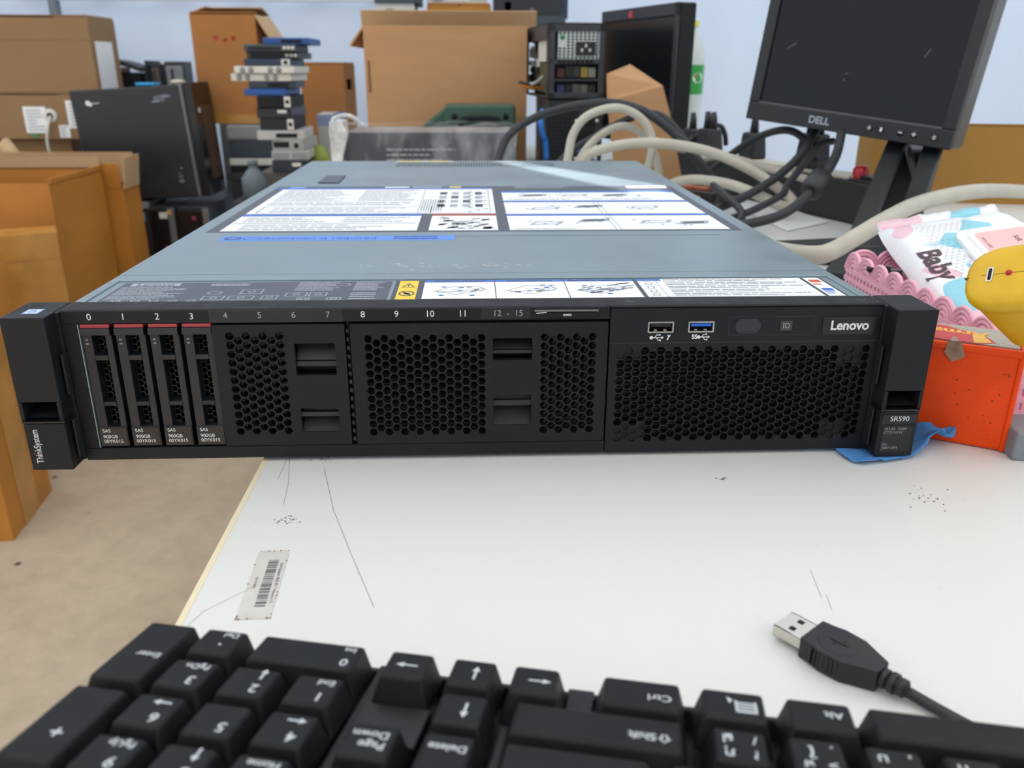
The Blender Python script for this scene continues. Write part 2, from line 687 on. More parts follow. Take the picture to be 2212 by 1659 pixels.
# dark regulatory label
g = G()
g.prism([(-206, 18, 86.9), (-51, 18, 86.9), (-51, 61, 86.9), (-206, 61, 86.9)], (0, 0, 0.15), 0)
g.rect(-201, -173, 53, 59.5, PZ, 1)
g.text('Lenovo', 7.2, (-187, 56.1, PZ + .05), (1, 0, 0), (0, 1, 0), m=2, bold=0.02)
lines(g, -204, -165, 22, 51, 11, 1, PZ, seed=3)
lines(g, -155, -125, 52, 58, 2, 1, PZ, seed=4, hgt=.6)
lines(g, -105, -78, 40, 60, 8, 1, PZ, seed=5)
lines(g, -72, -54, 40, 60, 8, 1, PZ, seed=6)
lines(g, -72, -54, 20, 36, 4, 1, PZ, seed=7)


def ring(g, cx, cy, r0, r1, z, m, n=16, sx=1.0):
    v = []
    for k in range(n):
        a = 2 * pi * k / n
        v += [(cx + r0 * sx * cos(a), cy + r0 * sin(a), z), (cx + r1 * sx * cos(a), cy + r1 * sin(a), z)]
    g.add(v, [(2 * k, 2 * k + 1, (2 * k + 3) % (2 * n), (2 * k + 2) % (2 * n)) for k in range(n)], m)


def frame(g, x0, x1, y0, y1, t, z, m):
    g.rect(x0, x1, y0, y0 + t, z, m)
    g.rect(x0, x1, y1 - t, y1, z, m)
    g.rect(x0, x0 + t, y0 + t, y1 - t, z, m)
    g.rect(x1 - t, x1, y0 + t, y1 - t, z, m)


for k in range(5):
    ring(g, -196 + k * 10, 20.6, 1.2, 1.9, PZ, 1, 10, 1.4)
for x0, x1, y0, y1 in ((-152, -140, 22, 30), (-138, -124, 22, 30), (-120, -111, 22, 30), (-108, -96, 28, 36), (-95, -85, 28, 36), (-134, -122, 34, 44), (-100, -93, 20, 25), (-84, -76, 20, 25)):
    frame(g, x0, x1, y0, y1, 0.7, PZ, 1)
    ring(g, (x0 + x1) / 2, (y0 + y1) / 2, 1.4, 2.2, PZ, 1, 8)
ring(g, -148, 37, 2.6, 3.3, PZ, 1, 14, 1.3)
ring(g, -80, 54, 2.6, 3.3, PZ, 1, 14, 1.6)
obj('regulatory_label', g, [LDARK, LGREY, LDARK], FC, label='dark label with rows of small pale print')
# white service label with yellow warning field
g = G()
g.prism([(-49, 18, 86.9), (206, 18, 86.9), (206, 62.5, 86.9), (-49, 62.5, 86.9)], (0, 0, 0.15), 0)
g.rect(-46.5, -35.5, 19.5, 61.5, PZ, 1)
g.rect(-32, 91, 20, 57, PZ, 2)
g.rect(-32, 91, 57.3, 61.8, PZ, 3)
g.rect(93.5, 193, 20, 61.8, PZ, 2)
g.rect(195, 204.5, 20, 61.8, PZ, 2)
for x in (9, 50):
    g.rect(x - .25, x + .25, 20, 62, PZ + .03, 0)
for t_, x in (('System Installation', -11), ('System Removal', 30), ('Backplane Installation', 70)):
    g.text(t_, 4.0, (x, 59.5, PZ + .05), (1, 0, 0), (0, 1, 0), m=0, bold=0.02)
# warning triangle and no-touch sign
for a, b, c in (((-45, 46), (-37, 46), (-41, 56)),):
    A, B, C = Vector((*a, PZ + .05)), Vector((*b, PZ + .05)), Vector((*c, PZ + .05))
    cen = (A + B + C) / 3
    ins = [cen + (q - cen) * .72 for q in (A, B, C)]
    for P_, Q_, R_, S_ in ((A, B, ins[1], ins[0]), (B, C, ins[2], ins[1]), (C, A, ins[0], ins[2])):
        g.quad(P_, Q_, R_, S_, 0)
    g.rect(-41.4, -40.6, 48, 52.5, PZ + .05, 0)
ring(g, -41, 32, 4.4, 5.6, PZ + .05, 0, 20, .8)
g.quad((-44, 36, PZ + .05), (-43, 36.6, PZ + .05), (-38, 28, PZ + .05), (-39, 27.4, PZ + .05), 0)
g.rect(-42.5, -39, 30, 33.5, PZ + .05, 0)


def sketch(g, cx, cy, sx, sy, m, ma, seed, z):
    "a small line drawing of a lid and its rails"
    rr = random.Random(seed)
    pts = [(-.9, -.1), (-.2, .7), (.7, .55), (.9, .1), (-.1, -.65)]

    def ln(a, b, t):
        A, B = Vector((cx + a[0] * sx, cy + a[1] * sy, z)), Vector((cx + b[0] * sx, cy + b[1] * sy, z))
        n = (B - A).normalized()
        n = Vector((-n.y, n.x, 0)) * t
        g.quad(A - n, B - n, B + n, A + n, m)
    for i in range(5):
        ln(pts[i], pts[(i + 1) % 5], .35)
    ln((-.8, -.25), (.8, -.05), .5)
    ln((-.3, .1), (.85, .3), .3)
    for k in range(4):
        x, y = cx + rr.uniform(-.8, .8) * sx, cy + rr.uniform(-.8, .8) * sy
        ring(g, x, y, 0.01, 1.3, z + .02, ma, 10, 1.3)
        x, y = cx + rr.uniform(-.7, .7) * sx, cy + rr.uniform(-.5, .7) * sy
        g.quad((x, y, z), (x + 3, y + .5, z), (x + 3.5, y + 2.6, z), (x + .4, y + 2, z), 0)


sketch(g, -11, 38, 16, 14, 5, 3, 1, PZ + .04)
sketch(g, 30, 38, 16, 14, 5, 3, 2, PZ + .04)
sketch(g, 70, 38, 16, 14, 5, 3, 3, PZ + .04)
for k in range(12):
    x, y = random.uniform(54, 86), random.uniform(25, 50)
    g.quad((x, y, PZ + .06), (x + 7, y + 2, PZ + .06), (x + 8, y + 4.5, PZ + .06), (x + 1, y + 2, PZ + .06), 5)
g.rect(93.5, 108, 57, 61.8, PZ + .02, 3)
for k in range(5):
    y = 21 + k * 8.2
    g.rect(93.5, 193, y - .2, y + .2, PZ + .03, 4)
    lines(g, 109, 190, y + 1, y + 7.6, 2, 5, PZ + .03, seed=20 + k, hgt=.45)
    frame(g, 97, 101, y + 2, y + 6.5, .6, PZ + .03, 5)
g.rect(104.5, 104.9, 20, 57, PZ + .03, 4)
g.rect(196.5, 203, 51, 57, PZ + .03, 6)
lines(g, 196, 204, 44, 50, 2, 6, PZ + .03, seed=31)
g.rect(196.5, 203, 31, 37, PZ + .03, 3)
lines(g, 196, 204, 24, 30, 2, 3, PZ + .03, seed=32)
obj('service_label', g, [mat('label_charcoal', '3d3f49', .45), YEL, WHITE, LBLUE, LGREY, mat('label_mid_print', '83888f', .6), mat('label_orange', 'd0522e', .5)], FC, label='white picture label with blue headings and yellow warning field')
# big service label on the lid
g = G()
BZ, CZ = 87.62, 87.68
g.prism([(-206, 216, 87.45), (206, 216, 87.45), (206, 474, 87.45), (-206, 474, 87.45)], (0, 0, 0.15), 0)
g.rect(-197, 16, 300, 452, CZ, 1)
g.rect(-197, -47, 221, 288, CZ, 1)
g.rect(-38, 16, 221, 288, CZ, 1)
g.rect(25, 198, 221, 286, CZ, 1)
g.rect(25, 198, 296, 362, CZ, 1)
g.rect(25, 198, 372, 425, CZ, 1)
for x0, x1, y0, y1, m in ((-203, 16, 452, 462, 2), (-197, -47, 289, 299, 2), (-38, 16, 289, 299, 3), (25, 198, 286, 295, 2), (25, 198, 362, 371, 2), (25, 198, 425, 436, 2)):
    g.rect(x0, x1, y0, y1, CZ, m)
ring(g, -185, 466, 0.01, 5, CZ, 6, 14, 1.8)
g.rect(-95, -70, 463, 471, CZ, 1)
g.rect(-66, -36, 463, 471, CZ, 4)
g.rect(-28, -16, 462, 472, CZ, 5)
g.rect(158, 200, 459, 472, CZ, 1)
lines(g, 40, 110, 458, 472, 2, 4, CZ, seed=40)
Z2 = CZ + .05
for x0, x1, y0, y1, n, sd_ in ((-190, -120, 370, 448, 10, 1), (-112, -58, 370, 448, 10, 2), (-190, -40, 345, 366, 2, 3), (-180, -60, 308, 335, 3, 4), (-190, -120, 258, 284, 3, 5), (-110, -55, 258, 284, 3, 6), (-185, -60, 224, 250, 4, 7), (30, 100, 376, 385, 1, 8), (110, 190, 376, 385, 1, 9), (30, 90, 222, 228, 1, 10)):
    lines(g, x0, x1, y0, y1, n, 4, Z2, seed=50 + sd_, hgt=.45)
frame(g, -190, -40, 304, 338, .9, Z2, 7)
g.rect(-195, -50, 253, 254.5, Z2, 7)
# board drawings
for k in range(16):
    g.rect(-36 + (k % 4) * 11.5, -29 + (k % 4) * 11.5, 335 + (k // 4) * 26, 352 + (k // 4) * 26, Z2, 4 if k % 3 else 7)
    g.rect(-8 + (k % 3) * 7, -4 + (k % 3) * 7, 308 + k * 8, 311 + k * 8, Z2, 7)
for k in range(9):
    g.rect(-50 + 2.2 * k, -48.8 + 2.2 * k, 312, 380, Z2, 4)
frame(g, -52, 12, 303, 448, .8, Z2, 4)
for k in range(30):
    x, y = random.uniform(-34, 6), random.uniform(224, 276)
    g.quad((x, y, Z2), (x + random.uniform(3, 9), y + 2, Z2), (x + random.uniform(4, 9), y + 9, Z2), (x + 1, y + 7, Z2), 4 if k % 4 else 7)
for cx, cy, s_ in ((55, 250, 1), (95, 262, 2), (145, 255, 3), (175, 250, 4), (60, 325, 5), (100, 335, 6), (150, 330, 7), (55, 405, 8), (95, 405, 9), (135, 405, 10), (170, 405, 11)):
    g.quad((cx - 14, cy - 8, Z2), (cx + 12, cy - 4, Z2), (cx + 16, cy + 9, Z2), (cx - 8, cy + 7, Z2), 4)
    g.quad((cx - 10, cy - 4, Z2 + .02), (cx + 9, cy - 2, Z2 + .02), (cx + 11, cy + 6, Z2 + .02), (cx - 6, cy + 4, Z2 + .02), 1 if s_ % 2 else 7)
    rr = random.Random(s_)
    for k in range(4):
        ring(g, cx + rr.uniform(-16, 16), cy + rr.uniform(-14, 14), .01, 1.4, Z2 + .03, 2, 8, 1.2)
for x in (108, 112):
    g.rect(x, x + .7, 221, 286, Z2, 4)
    g.rect(x, x + .7, 296, 362, Z2, 4)
obj('lid_label', g, [LDARK, WHITE, LBLUE, LRED, LGREY, YEL, mat('label_sky', '7fb4ee', .5), LLINE], LID, label='large white instruction label with blue bars and dark frame')
g = G()
g.prism([(-188, 183, 87.45), (-17, 183, 87.45), (-17, 202, 87.45), (-188, 202, 87.45)], (0, 0, .15), 0)
ring(g, -179, 192, 3, 5.5, CZ, 1, 12, 1.2)
ring(g, -165, 192, 4.5, 5.2, CZ, 1, 14, 1.3)
g.text('Activation is required', 9.5, (-116, 192, CZ), (1, 0, 0), (0, 1, 0), m=1)
lines(g, -62, -20, 186, 200, 2, 1, CZ, seed=71)
obj('activation_strip', g, [mat('strip_blue', '5c8ee0', .45), mat('strip_navy', '2b4a92', .5)], LID, label='blue sticker strip with darker blue lettering')

# ---- bezel
g = G()
g.box(-217, 68.9, 0, 17.5, 80.4, 87.5)
g.box(-217, 68.9, 0, 24, 2.5, 9.6)
g.box(-217, -209.2, 0, 24, 9.6, 80.4)
g.box(-71.0, -69.2, 3, 24, 9.6, 80.4)
BZL = obj('bezel_frame', g, BLK, SV, 0.5)
g = G()
g.box(-217, 217, 1.0, 17.2, 86.9, 87.75)
obj('bezel_top_skin', g, BLK, SV, 0.4)
g = G()
g.box(-209.0, -208.5, 0.1, 6, 10, 80.2)
obj('steel_edge', g, STEEL, SV)
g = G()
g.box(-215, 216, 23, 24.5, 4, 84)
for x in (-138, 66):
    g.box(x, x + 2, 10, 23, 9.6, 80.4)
obj('drive_cage', g, DARK, SV)  # near-black colour stands in for the shade behind the meshes
g = G()
for i, x in enumerate((-202.2, -184.9, -167.5, -150.0)):
    g.text(str(i), 4.9, (x, -0.06, 84.1))
obj('bay_numbers', g, WTXT, SV)
g = G()
for i, x in enumerate((-61.5, -44.0, -26.5, -9.2)):
    g.text(str(8 + i), 4.9, (x, -0.06, 84.3))
obj('bay_numbers', g, WTXT, SV)
g = G()
g.box(-141, -72, -0.25, 1, 80.6, 87.2)
for i, x in enumerate((-132.5, -115.0, -97.4, -79.7)):
    g.text(str(4 + i), 4.7, (x, -0.3, 84.4), m=1)
obj('number_strip', g, [mat('strip_black', '191a1d', .5), GTXT], SV)
g = G()
g.box(0.6, 26.2, -0.25, 1, 81.5, 87.1)
g.text('12  -  15', 4.7, (14.6, -0.3, 84.3), m=1)
obj('number_strip', g, [mat('strip_black', '191a1d', .5), GTXT], SV)
g = G()
g.box(28, 63.4, -0.5, 1, 81.3, 86.9, 0)
g.box(28.6, 62.6, -1.3, 0, 85.3, 86.2, 1)
g.box(30, 61.5, -1.0, 0, 81.8, 84.6, 2)
g.quad((29.5, -1.1, 84.7), (35, -1.1, 85.1), (35, -1.1, 84.8), (29.5, -1.1, 84.2), 3)
obj('pull_out_tag', g, [DARK, mat('tag_grey', '6d706b', .4), BLK, WTXT], SV, 0.15)
g = G()
for a in (-1.1, 1.1):
    for k in range(12):
        t0, t1 = 2 * pi * k / 12, 2 * pi * (k + 1) / 12
        g.add([(46 + a + 1.2 * cos(t0), -1.1, 83.4 + .6 * sin(t0)), (46 + a + 1.2 * cos(t1), -1.1, 83.4 + .6 * sin(t1)), (46 + a + .7 * cos(t1), -1.1, 83.4 + .3 * sin(t1)), (46 + a + .7 * cos(t0), -1.1, 83.4 + .3 * sin(t0))], [(0, 1, 2, 3)])
obj('tag_icon', g, WTXT, SV)


def hexa(cx, cz, r, sy=1.0):
    return [(cx + r * cos(k * pi / 3), cz + r * sy * sin(k * pi / 3)) for k in range(6)]


def hexgrid(x0, dx, ncol, z_even, n_even, z_odd, n_odd, pitch):
    out = []
    for c in range(ncol):
        z, n = (z_even, n_even) if c % 2 == 0 else (z_odd, n_odd)
        out += [(x0 + c * dx, z - k * pitch, c, k) for k in range(n)]
    return out


# ---- four hot-swap drives
TRAY = mat('drive_tray_plastic', '1c1d21', 0.5, var=0.1, scale=60)
for i in range(4):
    x0 = -208.0 + 17.4 * i
    if i == 0:
        g = G()
        w_ = 15.2
        g.box(0, 5.0, 0.8, 20, 10.6, 77.6)                  # left rail
        g.box(w_ - 3.4, w_, 0.8, 20, 10.6, 77.6)           # right rail
        g.box(5.0, w_ - 3.4, 0.6, 8, 60.2, 63.0)            # cross bars
        g.box(5.0, w_ - 3.4, 0.6, 8, 34.2, 36.6)
        g.box(0, w_, 0.3, 6, 10.6, 22.2)
        tray = obj('drive_tray', g, TRAY, SV, 0.35)
        tray.location.x = x0 * 0.001
        tray_g = [tray]
        g = G()
        g.box(0.2, w_ - .2, 0.2, 8, 78.3, 80.2)
        obj('red_latch', g, RED, tray, 0.2, label='dark red release latch')
        g = G()
        g.prism([(0, 2, 74), (0, -1.2, 74.6), (0, -0.6, 78.2), (0, 3, 78.2)], (w_, 0, 0))
        g.prism([(5, -1.3, 75.2), (10, -1.3, 75.2), (7.5, -1.0, 77)], (0, 0.4, 0))
        obj('handle', g, TRAY, tray, 0.25)
        g = G()
        hs = [hexa(q[0], q[1], 1.75) for q in hexgrid(6.2, 2.9, 3, 72, 15, 70.3, 15, 3.4)]
        g.perf([(4.5, 20), (12.6, 20), (12.6, 75), (4.5, 75)], hs, 7.5, 0.6)
        obj('mesh_insert', g, DUSTY, tray)
        g = G()
        g.box(0.5, w_ - .5, 0.0, 0.5, 11.2, 21.6, 0)
        for s_, sz, z in (('SAS', 2.75, 19.9), ('900GB', 2.75, 16.4), ('00YK015', 2.75, 13.7)):
            g.text(s_, sz, (2.0, -0.05, z), align='LEFT', m=1)
        obj('capacity_label', g, [mat('label_plate', '1d1e22', .4), WTXT], tray)
        g = G()
        g.box(1.6, 3.0, 0.5, 1.0, 71.4, 72.1)
        g.box(1.6, 3.0, 0.5, 1.0, 69.2, 69.9)
        obj('status_window', g, GREYP, tray)
    else:
        c = dup(tray, SV, (x0 * 0.001, 0, 0))

# ---- two perforated filler panels
SLOTM = mat('slot_plastic', '1f2124', .45)


def filler(x0, x1, grids, slots, top=79.4, bot=10.2):
    holes = []
    inner = []
    for gr in grids:
        cs = hexgrid(*gr)
        holes += [hexa(q[0], q[1], 2.35) for q in cs]
        xa, xb = min(q[0] for q in cs) - 4, max(q[0] for q in cs) + 4
        inner.append((xa, xb))
    for s in slots:
        holes.append(rrect(s[0], s[1], s[2], s[3], 0.5))
    g = G()
    g.perf(rrect(x0, x1, bot, top, 0.8), holes, -0.6, 3.2)
    g.box(x0 + .3, x0 + 1.6, 1, 20, bot + .5, top - .5)
    g.box(x1 - 1.6, x1 - .3, 1, 20, bot + .5, top - .5)
    pn = obj('filler_panel', g, BLK, SV)
    for (xa, xb) in inner:
        g = G()
        n = int((xb - xa) / 4.35)
        hs = [hexa(q[0], q[1], 2.05) for q in hexgrid(xa + 3.2, 4.35, n, 74.5, 13, 72.0, 13, 4.9) if q[1] > bot + 3]
        g.perf([(xa, bot + .5), (xb, bot + .5), (xb, top - 1), (xa, top - 1)], hs, 6.5, 4.0)
        obj('inner_mesh', g, DUSTY, pn)
    for k, s in enumerate(slots):
        g = G()
        g.box(s[0] - 1, s[1] + 1, 11, 13, s[2] - 1, s[3] + 1, 0)
        h = s[3] - s[2]
        if k == 0:
            g.box(s[0], s[1], 1.5, 11, s[2] + h * .24, s[2] + h * .40, 0)
            g.prism([(s[0], 10.5, s[3]), (s[0], 3, s[2] + h * .42), (s[0], 10.5, s[2] + h * .42)], (s[1] - s[0], 0, 0), 0)
        else:
            g.box(s[0], s[1], 0.5, 3, s[2] + h * .62, s[2] + h * .80, 0)
            g.prism([(s[0], 11, s[2] + h * .6), (s[0], 0, s[2]), (s[0], 11, s[2])], (s[1] - s[0], 0, 0), 1)
        obj('finger_latch', g, [SLOTM, mat('dusty_plastic', '2c2925', .8, var=.3, scale=300)], pn, 0.2)
    return pn


filler(-140.4, -71.6, [(-131.7, 4.32, 7, 73.2, 12, 70.8, 11, 4.95)], [(-98.6, -77.2, 51, 68.9), (-98.2, -77.6, 18, 32)])
filler(-68.7, 68.2, [(-59.4, 4.27, 15, 71.0, 12, 68.6, 11, 4.9), (34.3, 4.27, 7, 71.0, 12, 68.6, 11, 4.9)], [(6.6, 27.6, 58.4, 70.7), (6.6, 27.4, 20.4, 38.3)], 79.3, 10.1)
g = G()
for k in range(14):
    g.box(-70.9, -69.4, 0.2, 2, 12 + k * 4.8, 14.2 + k * 4.8)
obj('side_teeth', g, BLK2, SV)

# ---- right media panel
cells = hexgrid(75.7, 4.355, 32, 60.0, 11, 62.45, 11, 4.9)


def blind(q):
    c, k = q[2], q[3]
    return (c <= 2 and k == 0) or (c <= 3 and k >= 9) or (c in (28, 29, 30) and k <= 1) or (c == 31 and k > 0 and False) or (c >= 27 and c < 30 and k in (9, 10))


holes = [hexa(q[0], q[1], 2.5) for q in cells]
holes += [rrect(90.2, 102.7, 73.6, 78.4), rrect(112.0, 124.6, 73.8, 78.6), rrect(138, 149.6, 72.9, 79.3, 3.1, 6)]
g = G()
g.perf(rrect(69.3, 217, 2.5, 86.8), holes, 0, 4.0)
g.box(69.3, 217, 0.0, 17.5, 86.4, 87.5)
MP = obj('media_panel', g, BLK, SV)
g = G()
g.box(69.5, 216.5, -0.12, 0.2, 66.9, 67.25)
g.box(133.5, 180, -0.1, 0.2, 70.9, 71.1)
g.box(133.5, 180, -0.1, 0.2, 81.1, 81.3)
g.box(133.4, 133.6, -0.1, 0.2, 71, 81.2)
g.box(179.9, 180.1, -0.1, 0.2, 71, 81.2)
obj('panel_lines', g, mat('seam_grey', '2e3034', .5), MP)
for q in cells:
    if blind(q):
        g = G()
        g.prism([(p[0], 0.9, p[1]) for p in hexa(q[0], q[1], 2.45)], (0, 1, 0))
        obj('blind_cell', g, BLK, MP)
g = G()
hs = [hexa(q[0], q[1], 2.1) for q in hexgrid(77.5, 4.355, 31, 60.0, 11, 62.45, 11, 4.9)]
g.perf([(71, 5), (215, 5), (215, 66), (71, 66)], hs, 8, 2.5)
obj('inner_mesh', g, DUSTY, MP)
for x, cm, nm in ((96.45, mat('usb_black_tongue', '141414', .5), 'black'), (118.3, mat('usb_blue_tongue', '1f63c9', .4), 'blue')):
    g = G()
    g.perf(rrect(x - 7.0, x + 7.0, 72.8, 79.0, .5), [rrect(x - 6.2, x + 6.2, 73.6, 78.2)], -0.7, 9, 0)
    g.box(x - 6.2, x + 6.2, 7, 8, 73.6, 78.2, 1)
    for k in (-2.6, 2.6):
        g.box(x + k - .8, x + k + .8, 0.5, 3, 73.7, 74.4, 0)
    up = obj('usb_port', g, [NICK, DARK], MP, label='nickel usb socket with %s tongue' % nm)
    g = G()
    g.box(x - 5.4, x + 5.4, -0.2, 7, 76.2, 77.7)
    obj('tongue', g, cm, up)


def usb_icon(g, x, z, s):
    y = -0.1
    g.box(x - 3.2 * s, x + 2.6 * s, y, y + .15, z - .22, z + .22)
    g.prism([(x + 2.6 * s, y, z - .8), (x + 4.0 * s, y, z), (x + 2.6 * s, y, z + .8)], (0, .15, 0))
    for k in range(1):
        g.prism([(x - 3.6 * s + 1.0 * cos(a * pi / 5), y, z + 1.0 * sin(a * pi / 5)) for a in range(10)], (0, .15, 0))
    for a, b, c, d in ((-1.6, 0, -.5, 1.5), (-.6, 0, .5, -1.5)):
        g.prism([(x + a * s - .2, y, z + b), (x + a * s + .25, y, z + b), (x + c * s + .25, y, z + d), (x + c * s - .2, y, z + d)], (0, .15, 0))
    g.box(x - .5 * s, x + 1.2 * s, y, y + .15, z + 1.3, z + 1.75)
    g.box(x + .5 * s, x + 1.6 * s, y, y + .15, z - 1.75, z - 1.3)
    g.box(x + 1.1 * s, x + 1.9 * s, y, y + .15, z + 1.1, z + 2.0)
    g.prism([(x + 1.9 * s + .5 * cos(a * pi / 4), y, z - 1.5 + .5 * sin(a * pi / 4)) for a in range(8)], (0, .15, 0))


g = G()
usb_icon(g, 95.0, 70.0, .9)
g.prism([(100.1, -.1, 68.6), (100.7, -.1, 68.4), (101.5, -.1, 70.4), (100.9, -.1, 70.6)], (0, .15, 0))
g.prism([(100.3, -.1, 71.4), (100.9, -.1, 70.2), (101.7, -.1, 70.3), (102.2, -.1, 71.6), (101.6, -.1, 71.5), (101.2, -.1, 70.9), (100.9, -.1, 71.5)], (0, .15, 0))
usb_icon(g, 120.4, 70.1, .8)
g.text('SS', 3.4, (115.2, -0.1, 70.2), bold=.03)
obj('usb_marks', g, WTXT, MP)
g = G()
g.prism([(p[0], -0.25, p[1]) for p in rrect(138.2, 149.4, 73.1, 79.1, 2.9, 6)], (0, 3, 0))
g.perf(rrect(136.9, 150.7, 72.0, 80.2, 4.0, 6), [rrect(138.2, 149.4, 73.1, 79.1, 2.9, 6)], -0.4, .8)
pb = obj('power_button', g, mat('button_black', '2c2e33', .35), MP)
g = G()
g.box(152.0, 152.5, -0.12, .2, 74.6, 78.0)
obj('button_led', g, DARK, pb)
g = G()
g.prism([(p[0], -0.15, p[1]) for p in rrect(161.7, 167.9, 73.2, 78.7, .6)], (0, 1, 0), 0)
g.text('ID', 4.2, (164.8, -0.2, 75.9), m=1)
obj('id_button', g, [mat('id_plate', '3a3c3f', .4), GTXT], MP)
g = G()
g.box(184.6, 215.4, -0.35, .4, 70.9, 80.7, 0)
g.text('Lenovo', 7.2, (199.5, -0.42, 75.8), m=1, wide=.98, bold=0.03)
obj('logo_plate', g, [BLK2, mat('logo_silver', 'e2e2e0', .35, .3)], MP, label='glossy black plate with silver lettering')
for x in (81, 208):
    g = G()
    g.lathe([(0.01, 87.9), (2.2, 87.9), (2.6, 87.7)], (x, 9, 0), 16)
    g.box(x - 1.5, x + 1.5, 8.8, 9.2, 87.85, 88.0)
    obj('screw', g, mat('black_screw', '16171a', .3), MP)

# ---- rack latches (ears)
for sd_, nm in ((-1, 'L'), (1, 'R')):
    def X(a, b):
        return (a, b) if sd_ > 0 else (-b, -a)
    g = G()
    g.box(*X(218.6, 240.6), -12.5, 18.5, 42, 87.6)
    g.box(*X(218.6, 221), -12.5, 18.5, 31.5, 42)
    g.box(*X(238.4, 240.6), -12.5, 18.5, 31.5, 42)
    g.box(*X(221, 238.4), 4, 18.5, 31.5, 42)
    g.prism([(X(221, 238.4)[0], 4, 36), (X(221, 238.4)[0], -11, 33), (X(221, 238.4)[0], 4, 33)], (17.4, 0, 0))
    g.box(*X(216.6, 220), -2, 18, 4, 87.2)
    ear = obj('rack_latch', g, BLK, SV, 0.5, label='black rack latch at the %s end' % ('drive' if sd_ < 0 else 'logo'))
    g = G()
    g.box(*X(218.3, 239.8), -13.2, 14, 3.4, 30.2)
    lever = obj('release_lever', g, BLK, ear, 0.6)
    g = G()
    g.box(*X(218.0, 240.2), -13.4, -3, 30.5, 31.6)
    obj('lever_lip', g, BLK2, ear, 0.3)
    g = G()
    g.box(*X(216.2, 217.2), -6.5, -1.5, 44, 66)
    g.box(*X(216.2, 217.2), -8, -1.5, 8, 30)
    obj('grip_inset', g, mat('inset_dark', '1e2023', .5), ear, .3)
    g = G()
    if sd_ < 0:
        g.text('ThinkSystem', 5.0, (-234.6, -13.3, 17.4), (0, 0, 1), (-1, 0, 0), m=0, wide=.76, bold=.012)
        obj('lettering', g, mat('print_silver', 'c9cbcd', .4), ear)
        g = G()
        g.box(-237.05, -236.55, -13.4, -13.2, 13.0, 13.6)
        obj('red_dot', g, mat('dot_red', 'c33a35', .4), ear)
        g = G()
        g.rect(-233.5, -225, -5.5, 4, 87.72, 0)
        g.rect(-232.6, -225.9, -4.5, 3, 87.76, 1)
        g.rect(-231.5, -227, -2.6, -.6, 87.8, 0)
        g.rect(-231.5, -228, .4, 1.6, 87.8, 0)
        obj('blue_badge', g, [mat('badge_blue', '5f8fd0', .3), mat('badge_white', 'dfe6ee', .3)], ear)
    else:
        g.box(219.6, 239, -13.6, -12.8, 23.2, 28.8, 0)
        g.text('SR590', 4.2, (229.2, -13.7, 26.1), m=1)
        obj('model_plate', g, [mat('plate_black', '121316', .4), WTXT], ear)
        g = G()
        g.box(221, 237.4, -13.35, -13, 6.5, 22, 0)
        for s_, x, z, sz in (('MT-M:  7X99', 221.9, 20.0, 2.25), ('CTO1WW', 221.7, 17.9, 2.25), ('SN:', 221.6, 10.7, 2.25), ('J300YXP3', 221.6, 8.6, 2.25)):
            g.text(s_, sz, (x, -13.42, z), align='LEFT', m=1)
        obj('serial_label', g, [mat('plate_black', '121316', .4), GTXT], ear)

# ------------------------------------------------------------------ keyboard (own frame: x to the typist's right, y away from the typist)
KEY = mat('keycap_plastic', '151618', 0.55, var=0.1, scale=50, bump=0.15, bscale=1200, spec=0.28)
KBASE = mat('keyboard_case', '131416', 0.5, var=0.1, scale=40)
LEGM = mat('key_legend', 'c9ced2', 0.6)
KZ = 37.0
ko = atz(310, 1362, KZ * 0.001)
TILT = radians(8.2)
KB = thing('keyboard', 'black computer keyboard lying upside down to the server with white key legends', 'keyboard', (ko.x, ko.y, 0.0), (TILT, 0, radians(180 - 12.5)))
g = G()
g.box(-440, 6, -5.5, 150, 2, 20)
obj('case', g, KBASE, KB, 1.5)
g = G()
g.box(-440, 6, -5.5, -3.4, 16, 27)                                   # rim towards the server
g.box(4.2, 6, -5.5, 150, 16, 27)
g.box(-98, -77.5, 16.5, 34, 16, 29.5)                                # blank deck beside the arrow keys
g.box(-80.3, -76.0, -4, 150, 16, 29)
g.box(-144.0, -136, -4, 15, 16, 29)
g.box(-121.6, -118.5, 17.0, 150, 16, 28)
obj('deck', g, KBASE, KB, 0.6)
for x in (-30, -400):
    g = G()
    g.box(x - 12, x + 12, 132, 140, -18.5, 3)
    obj('folding_foot', g, KBASE, KB, .8)
    g = G()
    g.box(x - 10, x + 10, 2, 8, -0.4, 3)
    obj('rubber_foot', g, DARK, KB)
VP = 18.2


def key(u0, u1, row, legs=(), rows=1, th=13.6):
    v0 = row * VP
    v1 = v0 + th + (rows - 1) * VP
    g = G()
    g.frust((-u1 - 2.7, -u0 + 2.7, v0 - 1.9, v1 + 2.6, 27.6 if row else 27), (-u1, -u0, v0, v1, KZ))
    k = obj('key', g, KEY, KB, 0.9, 2)
    g = G()
    for s_, dx, dy, sz in legs:
        if s_ in ('LEFT', 'RIGHT', 'UP', 'DOWN'):
            ax = {'LEFT': (-1, 0), 'RIGHT': (1, 0), 'UP': (0, 1), 'DOWN': (0, -1)}[s_]
            a = Vector((ax[0], ax[1], 0))
            n = Vector((-ax[1], ax[0], 0))
            c = Vector((-u1 + dx, v0 + dy, KZ + .06))
            g.quad(c - a * sz - n * .35, c + a * sz * .4 - n * .35, c + a * sz * .4 + n * .35, c - a * sz + n * .35)
            g.add([c + a * sz * .3 - n * 1.2, c + a * sz * 1.1, c + a * sz * .3 + n * 1.2], [(0, 1, 2)])
        else:
            g.text(s_, sz, (-u1 + dx, v0 + dy, KZ + .06), (1, 0, 0), (0, 1, 0), align='LEFT', bold=.012)
    if legs:
        obj('legend', g, LEGM, k)
    return k


